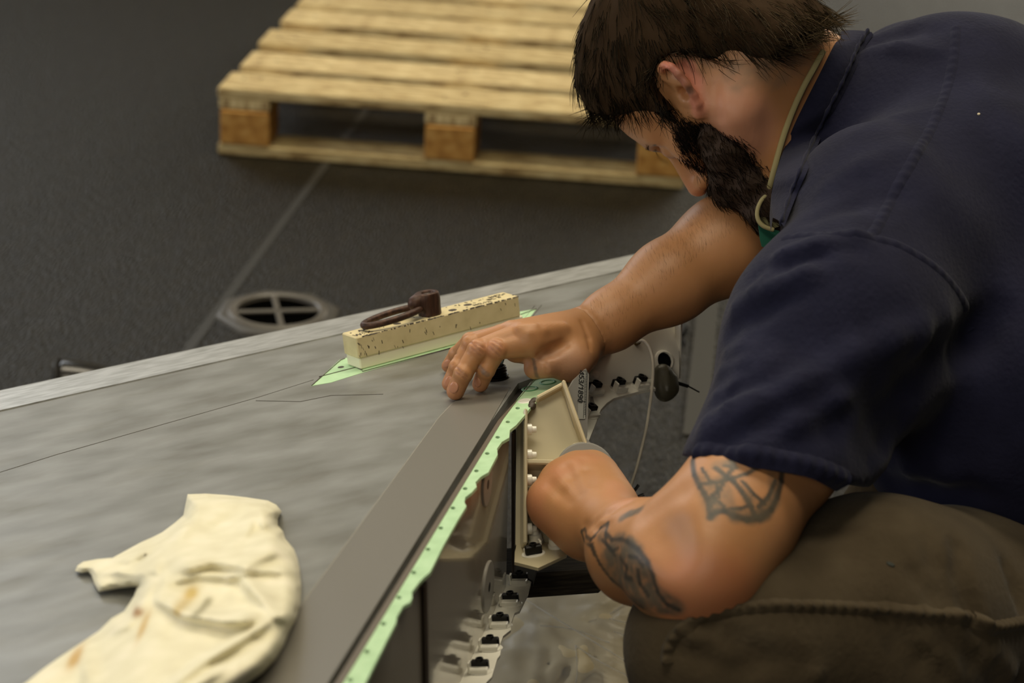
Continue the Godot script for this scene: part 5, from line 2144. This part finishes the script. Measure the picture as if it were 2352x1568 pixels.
	for k in 5200:
		var i := rng.randi() % src.size()
		var p: Vector3 = src[i]
		if (p - hO).dot(hL) < -0.03:
			continue
		var n: Vector3 = nrm[i]
		var dir := (hF * 0.35 - hU * 1.0 + Vector3(rng.randf_range(-1, 1), rng.randf_range(-1, 1), rng.randf_range(-1, 1)) * 0.55)
		dir = (dir - n * dir.dot(n) * 0.8).normalized()
		var shade := rng.randf()
		gs.col = Color(0.05 + 0.14 * shade, 0.028 + 0.08 * shade, 0.014 + 0.036 * shade)
		strand(gs, p - n * 0.001, dir, n, rng.randf_range(0.008, 0.018), rng.randf_range(0.0003, 0.0005), rng.randf_range(0.25, 0.7), rng.randf_range(-0.5, 0.8))
	# sideburn and thin growth up to the ear and down the neck
	for L in [[1545, 262, 1556, 300, 1575, 345], [1560, 280, 1590, 300, 1620, 290], [1590, 300, 1640, 320, 1680, 330], [1640, 300, 1690, 330, 1720, 370], [1700, 350, 1730, 400, 1752, 450], [1550, 290, 1568, 330, 1590, 380], [1585, 320, 1600, 370, 1610, 410], [1575, 285, 1605, 305, 1645, 310], [1560, 300, 1600, 335, 1640, 340]]:
		var line := on(headF, L)
		for k in 240:
			var u := rng.randf() * 1.999
			var j := int(u)
			var p: Vector3 = line[j].lerp(line[j + 1], u - j) + Vector3(rng.randf_range(-1, 1), rng.randf_range(-1, 1), rng.randf_range(-1, 1)) * 0.009
			headF.all_active()
			var d := headF.at(p)
			var n := headF.grad(p, 0.002)
			p -= n * d
			var dir := (hF * 0.25 - hU + n * 0.1 + Vector3(rng.randf_range(-1, 1), rng.randf_range(-1, 1), rng.randf_range(-1, 1)) * 0.4).normalized()
			gs.col = Color(0.045, 0.027, 0.017)
			strand(gs, p, dir, n, rng.randf_range(0.006, 0.012), 0.0003, 0.25, 0.3)
	part("beard_strands", gs, sm, beard).set_meta("kind", "stuff")
	# brows and lashes of the near eye
	gs = Geo.new()
	for k in 70:
		var u := rng.randf()
		var p := HP(0.097 - 0.018 * u * u, 0.024 - 0.004 * u, 0.014 + 0.034 * u)
		gs.col = Color(0.03, 0.02, 0.014)
		strand(gs, p, (hL * 0.8 - hU * rng.randf_range(-0.2, 0.5) + hF * 0.1).normalized(), hF, rng.randf_range(0.005, 0.008), 0.00018, 0.2, 0.2)
	part("eyebrow", gs, sm, t).set_meta("kind", "stuff")
	gs = Geo.new()
	for k in 34:
		var u := k / 33.0
		var lash := on(headF, [1505, 345, 1512, 358, 1522, 366, 1536, 371])
		var p: Vector3 = lash[mini(int(u * 3.0), 2)].lerp(lash[mini(int(u * 3.0), 2) + 1], u * 3.0 - mini(int(u * 3.0), 2))
		gs.col = Color(0.015, 0.01, 0.008)
		strand(gs, p, (hF * 0.9 - hU * 0.75 + hL * (u - 0.35) * 0.7).normalized(), hU, rng.randf_range(0.005, 0.007), 0.00016, 0.15, 0.4)
	part("eyelashes", gs, sm, t).set_meta("kind", "stuff")
	# fine hairs along the far forearm's rim
	gs = Geo.new()
	for k in 600:
		var u := rng.randf() * 3.0
		var j := mini(int(u), 2)
		var q: Array = [[1345, 700], [1480, 572], [1565, 505], [1640, 455]]
		var a := Vector2(q[j][0], q[j][1]).lerp(Vector2(q[j + 1][0], q[j + 1][1]), u - j) + Vector2(0.6, 0.8) * rng.randf_range(6, 90)
		var p := farF.hit(cO, ray(a.x, a.y), 1.6, 2.4)
		var n := farF.grad(p, 0.002)
		gs.col = Color(0.16, 0.09, 0.05)
		strand(gs, p, (camv(-0.4, 0.3, 0) + n * 0.5 + camv(0.3, 0.6, 0) * rng.randf()).normalized(), n, rng.randf_range(0.004, 0.007), 0.00006, 0.1, 0.2)
	part("arm_hair", gs, sm, t).set_meta("kind", "stuff")

# one hair: a thin three-sided spike bending along its way
func strand(g: Geo, p: Vector3, dir: Vector3, n: Vector3, ln: float, r: float, lift: float, curl: float) -> void:
	var steps := 4
	var b := g.v.size()
	var d := (dir + n * lift).normalized()
	var side := d.cross(n).normalized()
	var q := p
	for i in steps + 1:
		var w := r * (1.0 - 0.8 * float(i) / steps)
		var up := side.cross(d)
		for k in 3:
			var an := TAU * k / 3.0
			var o := side * cos(an) + up * sin(an)
			g.v.append(q + o * w)
			g.n.append(o)
			g.c.append(g.col)
			g.uv.append(Vector2.ZERO)
		q += d * (ln / steps)
		d = (d - n * (lift * 0.45) + side * curl * 0.22).normalized()
	for i in steps:
		for k in 3:
			var k2 := (k + 1) % 3
			var a := b + i * 3
			g.ix.append_array([a + k, a + 3 + k2, a + k2, a + k, a + 3 + k, a + 3 + k2])

# ---- clothes
func build_shirt_field() -> void:
	var f := Field.new()
	shirtF = f
	# torso
	pc(f, 2190, 330, 2.02, 300, 2300, 640, 1.98, 330, 0.06)
	pc(f, 2300, 640, 1.95, 335, 2330, 920, 1.86, 338, 0.06)
	pc(f, 2330, 920, 1.86, 338, 2520, 1040, 1.86, 340, 0.06)
	# shoulders, far and near
	pc(f, 2110, 220, 2.12, 165, 2230, 300, 2.08, 230, 0.05)
	pc(f, 2020, 480, 1.86, 200, 2200, 480, 1.90, 260, 0.06)
	# far sleeve
	pc(f, 2080, 250, 2.12, 150, 1945, 380, 2.11, 140, 0.04)
	# near sleeve
	pc(f, 2030, 590, 1.80, 225, 1920, 780, 1.72, 232, 0.06)
	pc(f, 1920, 780, 1.72, 228, 1765, 1080, 1.638, 188, 0.05)
	# flare at the hem
	pc(f, 1830, 1000, 1.66, 196, 1752, 1130, 1.63, 192, 0.02)
	# collar base
	pc(f, 1905, 330, 2.02, 185, 1985, 330, 2.02, 210, 0.04)
	# hem plane of the sleeve: nothing past it
	var hc := (P(1590, 1052, 1.67) + P(1945, 1112, 1.66)) / 2
	var hd := (P(1945, 1112, 1.66) - P(1590, 1052, 1.67)).cross(P(1765, 1080, 1.588) - P(1590, 1052, 1.67)).normalized()
	if hd.dot(P(1772, 1075, 1.65) - P(1920, 780, 1.72)) < 0.0:
		hd = -hd
	var arm_a := P(1960, 700, 1.74)
	var arm_b := P(1740, 1085, 1.64)
	var npl := (P(1790, 100, 2.0) - P(1990, 330, 2.0)).normalized()
	# neck opening plane
	var nc := P(1845, 300, 2.0)
	var na := P(1672, 1200, 1.60)
	f.post = func(p: Vector3, d: float) -> float:
		# only the sleeve tube can reach the hem plane
		var side := (p - hc).dot(hd)
		if side > -0.03 and p.distance_to(hc) < 0.16:
			d = maxf(d, side)
		return d
	f.slack = 0.01
	# folds over the sleeve and body (px polylines laid on the cloth)
	var z := func(a: Array) -> Array:
		var q := []
		for p in zpx(a, 1.96, 1560, 500):
			q.append(f.hit(cO, ray(p.x, p.y), 1.2, 2.4))
		return q
	var folds := [
		[[470, 170, 620, 130, 800, 100], 0.006, 0.010], [[370, 260, 480, 210, 640, 170, 780, 120], -0.005, 0.010],
		[[260, 400, 420, 330, 560, 260, 700, 190], 0.006, 0.012], [[240, 500, 360, 420, 500, 340], -0.004, 0.010],
		[[330, 320, 400, 270, 470, 235], 0.004, 0.006],
		[[130, 960, 330, 880, 560, 770, 800, 640, 960, 560, 1100, 500], 0.008, 0.013], [[200, 1010, 400, 900, 620, 790, 860, 660], -0.007, 0.012],
		[[330, 1030, 520, 920, 720, 820, 900, 740], 0.006, 0.011], [[480, 1020, 700, 930, 900, 780, 1050, 620], -0.006, 0.013],
		[[190, 700, 300, 660, 420, 640], 0.004, 0.008], [[170, 800, 260, 740, 380, 690], 0.004, 0.008], [[210, 620, 280, 590, 360, 590], 0.003, 0.007], [[130, 900, 220, 850, 330, 800], 0.004, 0.008], [[180, 760, 270, 700], -0.003, 0.006], [[140, 870, 240, 800], -0.003, 0.006],
		[[1340, 560, 1180, 640, 1050, 760, 930, 900, 850, 1000], -0.012, 0.022], [[1200, 470, 1060, 590, 920, 720, 800, 850], 0.006, 0.016], [[1440, 430, 1340, 520, 1240, 600], -0.006, 0.016],
		[[900, 1100, 1050, 1130, 1200, 1150, 1400, 1160], 0.005, 0.014], [[950, 1200, 1100, 1230, 1300, 1240], -0.005, 0.014], [[880, 1080, 930, 1000, 1000, 930], -0.005, 0.012],
	]
	for q in folds:
		f.ridge(z.call(q[0]), q[1] * 1.5, q[2])
	for q in [[[1975, 110, 2020, 85, 2090, 70, 2150, 70], -0.006, 0.012], [[1990, 120, 2060, 110, 2150, 118], 0.004, 0.010], [[1900, 430, 1990, 380, 2090, 340], 0.003, 0.014], [[1870, 500, 1960, 470, 2050, 450], -0.003, 0.012], [[1980, 300, 2060, 270, 2130, 255], 0.002, 0.012]]:
		f.ridge(on(f, q[0], 1.2, 2.4), q[1], q[2])

func build_pants_field() -> void:
	var f := Field.new()
	pantF = f
	pc(f, 2480, 1420, 1.92, 270, 2000, 1425, 1.68, 262, 0.05)
	pc(f, 2000, 1425, 1.68, 262, 1700, 1470, 1.62, 215, 0.05)
	pc(f, 1700, 1470, 1.62, 215, 1630, 1490, 1.61, 166, 0.05)
	var knee := P(1645, 1500, 1.62)
	var ank := Vector3(knee.x + 0.03, 0.12, knee.z - 0.06)
	f.cap(knee, knee.lerp(ank, 0.4), 0.062, 0.062, 0.03)
	f.cap(knee.lerp(ank, 0.4), ank, 0.062, 0.05, 0.03)
	# far leg: knee lower, further away
	pc(f, 2520, 1180, 2.05, 260, 2080, 1205, 2.12, 140, 0.05)
	var k2 := P(2070, 1210, 2.12)
	var a2 := Vector3(k2.x + 0.06, 0.12, k2.z - 0.02)
	f.cap(k2, a2, 0.062, 0.05, 0.03)
	# hips
	pc(f, 2620, 1250, 2.0, 260, 2560, 1330, 2.0, 260, 0.05)
	var z := func(a: Array) -> Array:
		var q := []
		for p in zpx(a, 2.4706, 1400, 1040):
			q.append(f.hit(cO, ray(p.x, p.y), 1.0, 2.4))
		return q
	for q in [[[1800, 480, 1850, 620, 1950, 800, 2050, 940], -0.005, 0.010], [[1980, 530, 1990, 680, 2040, 850, 2100, 1000, 2200, 1160], -0.008, 0.010], [[1740, 680, 1850, 800, 1930, 900], -0.004, 0.010], [[2260, 640, 2310, 760, 2340, 860], -0.005, 0.010], [[1580, 960, 1660, 1080, 1770, 1190, 1880, 1270], -0.006, 0.012], [[1800, 960, 1950, 1060, 2080, 1180, 2200, 1280], -0.005, 0.012], [[540, 1000, 700, 1080, 820, 1160, 960, 1200, 1100, 1240], -0.006, 0.011], [[400, 1120, 560, 1160, 760, 1220, 900, 1200], -0.005, 0.010], [[480, 1040, 650, 1130, 800, 1190], 0.004, 0.010], [[900, 1230, 960, 1200, 1150, 1260], 0.004, 0.010], [[2070, 1020, 2150, 1130, 2260, 1260], 0.006, 0.012]]:
		f.ridge(z.call(q[0]), q[1] * 1.9, q[2] * 0.8)

# a flat felled seam lying along pts on field f, puckered between its two rows of stitches
func seam(g: Geo, f: Field, pts: Array, w: float, h: float, pitch: float) -> void:
	var raw := smooth(pts, 10)
	var line := [raw[0]]
	for q in raw:
		while line[line.size() - 1].distance_to(q) > 0.0017:
			line.append((line[line.size() - 1] as Vector3).move_toward(q, 0.0017))
	var rows := []
	var run := 0.0
	f.all_active()
	for i in line.size():
		var p: Vector3 = line[i]
		var t: Vector3 = (line[mini(i + 1, line.size() - 1)] - line[maxi(i - 1, 0)]).normalized()
		if i:
			run += p.distance_to(line[i - 1])
		var n := f.grad(p, 0.002)
		var s := t.cross(n).normalized()
		var row := []
		var bump := 0.5 + 0.5 * sin(run / pitch * TAU)
		for k in 7:
			var u := k / 6.0 * 2.0 - 1.0
			var q := p + s * (u * w / 2)
			q -= n * f.at(q)
			var hh := h * (1.0 - pow(absf(u), 6.0)) - h * 0.8 * exp(-pow((absf(u) - 0.66) / 0.16, 2.0)) + h * 0.9 * bump * exp(-u * u * 4.0) - 0.0012 * (1.0 if k == 0 or k == 6 else 0.0)
			row.append(q + n * hh)
		rows.append(row)
	g.grid(rows)

func fix_facing(g: Geo, f: Field) -> void:
	# sheets laid on a body face away from it
	f.all_active()
	var k := 0
	while k < g.ix.size():
		var a := g.ix[k]
		var b := g.ix[k + 1]
		var c := g.ix[k + 2]
		var fn := (g.v[c] - g.v[a]).cross(g.v[b] - g.v[a])
		if fn.dot(cO - g.v[a]) < 0.0:
			g.ix[k + 1] = c
			g.ix[k + 2] = b
		k += 3
	for i in g.n.size():
		if g.n[i].dot(cO - g.v[i]) < 0.0:
			g.n[i] = -g.n[i]

func cloth_mat(c0: Color, c1: Color, c2: Color, seed_: int, scale_: float) -> StandardMaterial3D:
	var m := mat(Color.WHITE, 0.9)
	m.albedo_texture = tex(FastNoiseLite.TYPE_SIMPLEX_SMOOTH, 0.012, seed_, [[0.0, c0], [0.5, c1], [1.0, c2]], 512, 6)
	m.uv1_triplanar = true
	m.uv1_scale = Vector3.ONE * scale_
	m.normal_enabled = true
	m.normal_texture = tex(FastNoiseLite.TYPE_SIMPLEX_SMOOTH, 0.11, seed_ + 1, [], 512, 3, 3.0)
	m.normal_scale = 0.25
	m.rim_enabled = true
	m.rim = 0.12
	m.rim_tint = 0.7
	m.metallic_specular = 0.22
	return m

func make_clothes(t: Node3D) -> void:
	var sh := cloth_mat(Color(0.088, 0.090, 0.160), Color(0.104, 0.107, 0.182), Color(0.128, 0.131, 0.212), 101, 3.0)
	var g := Geo.new()
	mesh_field(g, shirtF, 0.0055)
	var shirt := part("shirt", g, sh, t, "navy short-sleeved work shirt")
	var z := func(a: Array) -> Array:
		var q := []
		for p in zpx(a, 1.96, 1560, 500):
			q.append(shirtF.hit(cO, ray(p.x, p.y), 1.2, 2.4))
		return q
	g = Geo.new()
	seam(g, shirtF, z.call([70, 1062, 200, 1058, 330, 1064, 450, 1078, 560, 1100, 650, 1130, 760, 1180]), 0.021, 0.0022, 0.011)
	fix_facing(g, shirtF)
	part("sleeve_hem", g, sh, shirt)
	# shoulder seam from back of the yoke to the armhole, and the armhole seam
	for L in [[2195, 60, 2190, 130, 2170, 215, 2140, 290, 2095, 370, 2050, 450, 2015, 520, 1995, 540], [1800, 545, 1860, 538, 1930, 534, 1995, 540, 2050, 555, 2110, 585, 2170, 630, 2215, 690, 2230, 760]]:
		g = Geo.new()
		seam(g, shirtF, on(shirtF, L, 1.2, 2.4), 0.014, 0.0010, 0.013)
		fix_facing(g, shirtF)
		part("seam", g, sh, shirt)
	# lint speck
	g = Geo.new()
	var sp := shirtF.hit(cO, ray(2248, 262), 1.2, 2.4)
	g.lathe([Vector2(0, 0.001), Vector2(0.0013, 0.0006), Vector2(0.0016, -0.001)], sp, shirtF.grad(sp), 8)
	part("lint", g, mat(Color(0.75, 0.7, 0.6), 0.9), shirt)
	make_collar(shirt, sh)
	# trousers
	var tm := cloth_mat(Color(0.245, 0.21, 0.155), Color(0.29, 0.25, 0.19), Color(0.335, 0.295, 0.23), 111, 2.5)
	g = Geo.new()
	mesh_field(g, pantF, 0.0056)
	var pants := part("trousers", g, tm, t, "worn brown canvas work trousers")
	var zp := func(a: Array) -> Array:
		var q := []
		for p in zpx(a, 2.4706, 1400, 1040):
			q.append(pantF.hit(cO, ray(p.x, p.y), 1.0, 2.4))
		return q
	for L in [[330, 1195, 325, 1150, 345, 1080, 390, 1020, 470, 960, 580, 915, 700, 888, 850, 870, 1050, 866, 1250, 872, 1450, 882, 1650, 898, 1850, 915, 2040, 945], [2040, 945, 2120, 990, 2220, 985, 2330, 965, 2400, 950]]:
		g = Geo.new()
		seam(g, pantF, zp.call(L), 0.0145, 0.0034, 0.0095)
		fix_facing(g, pantF)
		part("seam", g, tm, pants)
	g = Geo.new()
	var q2: Vector3 = zp.call([1595, 630])[0]
	g.lathe([Vector2(0, 0.0006), Vector2(0.0016, 0.0005), Vector2(0.0024, -0.0008)], q2, pantF.grad(q2), 7, cR - cU * 0.6, 0.9)
	part("paint_spot", g, mat(Color(0.14, 0.16, 0.13), 0.7), pants)
	# boots, under the frame
	for k in 2:
		var kn := P(1645, 1500, 1.62) if k == 0 else P(2070, 1210, 2.12)
		var an := Vector3(kn.x + (0.03 if k == 0 else 0.06), 0.12, kn.z - (0.06 if k == 0 else 0.02))
		var bf := Field.new()
		bf.cap(an, Vector3(an.x, 0.05, an.z), 0.052, 0.045, 0.02)
		bf.cap(Vector3(an.x + 0.02, 0.045, an.z), Vector3(an.x - 0.16, 0.04, an.z - 0.02), 0.044, 0.038, 0.03)
		bf.post = func(p: Vector3, d: float) -> float:
			return maxf(d, 0.001 - p.y)
		g = Geo.new()
		mesh_field(g, bf, 0.009)
		part("boot", g, mat(Color(0.10, 0.085, 0.07), 0.6), t)

func make_collar(shirt: Node3D, m: Material) -> void:
	# fold line by the neck, then down to the outer edge lying on the shirt
	var fold := [[1935, 70, 0.0], [1916, 104, 0.0], [1893, 150, 0.0], [1860, 215, 0.0], [1828, 280, 0.0], [1800, 345, 0.0], [1781, 405, 0.0], [1772, 455, 0.0], [1776, 500, 0.0]]
	var edge := [[2005, 82], [1984, 112], [1968, 150], [1942, 205], [1912, 258], [1882, 320], [1856, 390], [1830, 450], [1802, 522]]
	var rows := []
	for k in fold.size():
		var e := shirtF.hit(cO, ray(edge[k][0], edge[k][1]), 1.2, 2.4)
		var n := shirtF.grad(e, 0.003)
		var fp := ray(fold[k][0], fold[k][1])
		var de := (e - cO).dot(cF)
		headF.all_active()
		var hn := headF.hit(cO, fp, 1.6, 2.25)
		var dn := minf((hn - cO).dot(cF), de + 0.05) - 0.004
		var a := cO + fp * dn
		var row := []
		# inside of the stand, the fold, the outer leaf, the rim
		var inside := a + cF * 0.02 + (a - e).normalized() * -0.002 - cU * 0.012
		row.append(inside)
		row.append(a + cF * 0.004)
		row.append(a)
		for j in 5:
			var u := (j + 1) / 5.0
			var q := a.lerp(e + n * 0.004, u) - cF * 0.006 * sin(u * PI)
			row.append(q)
		row.append(e + n * 0.001 + (e - a).normalized() * 0.0015)
		rows.append(row)
	var fine := []
	for k in (rows.size() - 1) * 6 + 1:
		var row := []
		for j in rows[0].size():
			var i := mini(k / 6, rows.size() - 2)
			var u := (k - i * 6) / 6.0
			var p0: Vector3 = rows[maxi(i - 1, 0)][j]
			var p3: Vector3 = rows[mini(i + 2, rows.size() - 1)][j]
			row.append((rows[i][j] as Vector3).cubic_interpolate(rows[i + 1][j], p0, p3, u))
		fine.append(row)
	var g := Geo.new()
	g.grid(fine)
	fix_facing(g, shirtF)
	var collar := part("collar", g, m, shirt, "open collar with stitched edge")
	# stitched ridge inside the collar's edge
	var rg := []
	for r in fine:
		rg.append((r[6] as Vector3).lerp(r[7], 0.3) - cF * 0.001)
	g = Geo.new()
	var rad := []
	for k in rg.size():
		rad.append(0.0036 + 0.0014 * sin(k * 1.9))
	g.tube(rg, rad, 8, 0.5, cR)
	part("stitched_edge", g, m, collar)

# ---- breathing mask hanging at the neck
func make_mask() -> void:
	var t := thing("face_mask", "green face mask pulled down under the man's beard by its beige strap", "mask", P(1765, 520, 1.9))
	var strap := mat(Color(0.60, 0.56, 0.40), 0.8)
	var pts := []
	for q in [[1890, 118], [1868, 158], [1845, 200], [1822, 250], [1803, 300], [1789, 345], [1777, 390], [1768, 425], [1759, 450]]:
		var p := headF.hit(cO, ray(q[0], q[1]), 1.6, 2.3)
		pts.append(p - cF * 0.004)
	var dd: float = (pts[pts.size() - 1] - cO).dot(cF) - 0.004
	var g := Geo.new()
	g.tube(smooth(pts, 5), [0.0030], 8, 0.55, cF)
	part("strap", g, strap, t)
	var lp := []
	for q in [[1759, 448], [1748, 462], [1741, 478], [1739, 494], [1743, 508], [1752, 518], [1764, 524], [1778, 528]]:
		lp.append(P(q[0], q[1], dd))
	g = Geo.new()
	g.tube(smooth(lp, 5), [0.0022], 8)
	part("rim", g, strap, t)
	g = Geo.new()
	g.plate(px([1739, 490, 1744, 508, 1754, 518, 1768, 525, 1790, 530, 1792, 560, 1782, 570, 1768, 572, 1750, 566, 1746, 550]), [], func(x, y): return P(x, y, dd + 0.002 + (x - 1740) * 0.0001), cF * 0.003, 6, cR, cU)
	part("shell", g, mat(Color(0.03, 0.32, 0.25), 0.75), t, "green outer shell")
	g = Geo.new()
	g.plate(px([1757, 452, 1746, 468, 1742, 488, 1746, 506, 1758, 518, 1776, 524, 1790, 520, 1780, 470, 1770, 446]), [], func(x, y): return P(x, y, dd + 0.008), cF * 0.002, 8, cR, cU)
	part("lining", g, mat(Color(0.42, 0.40, 0.27), 0.85), t, "beige lining")
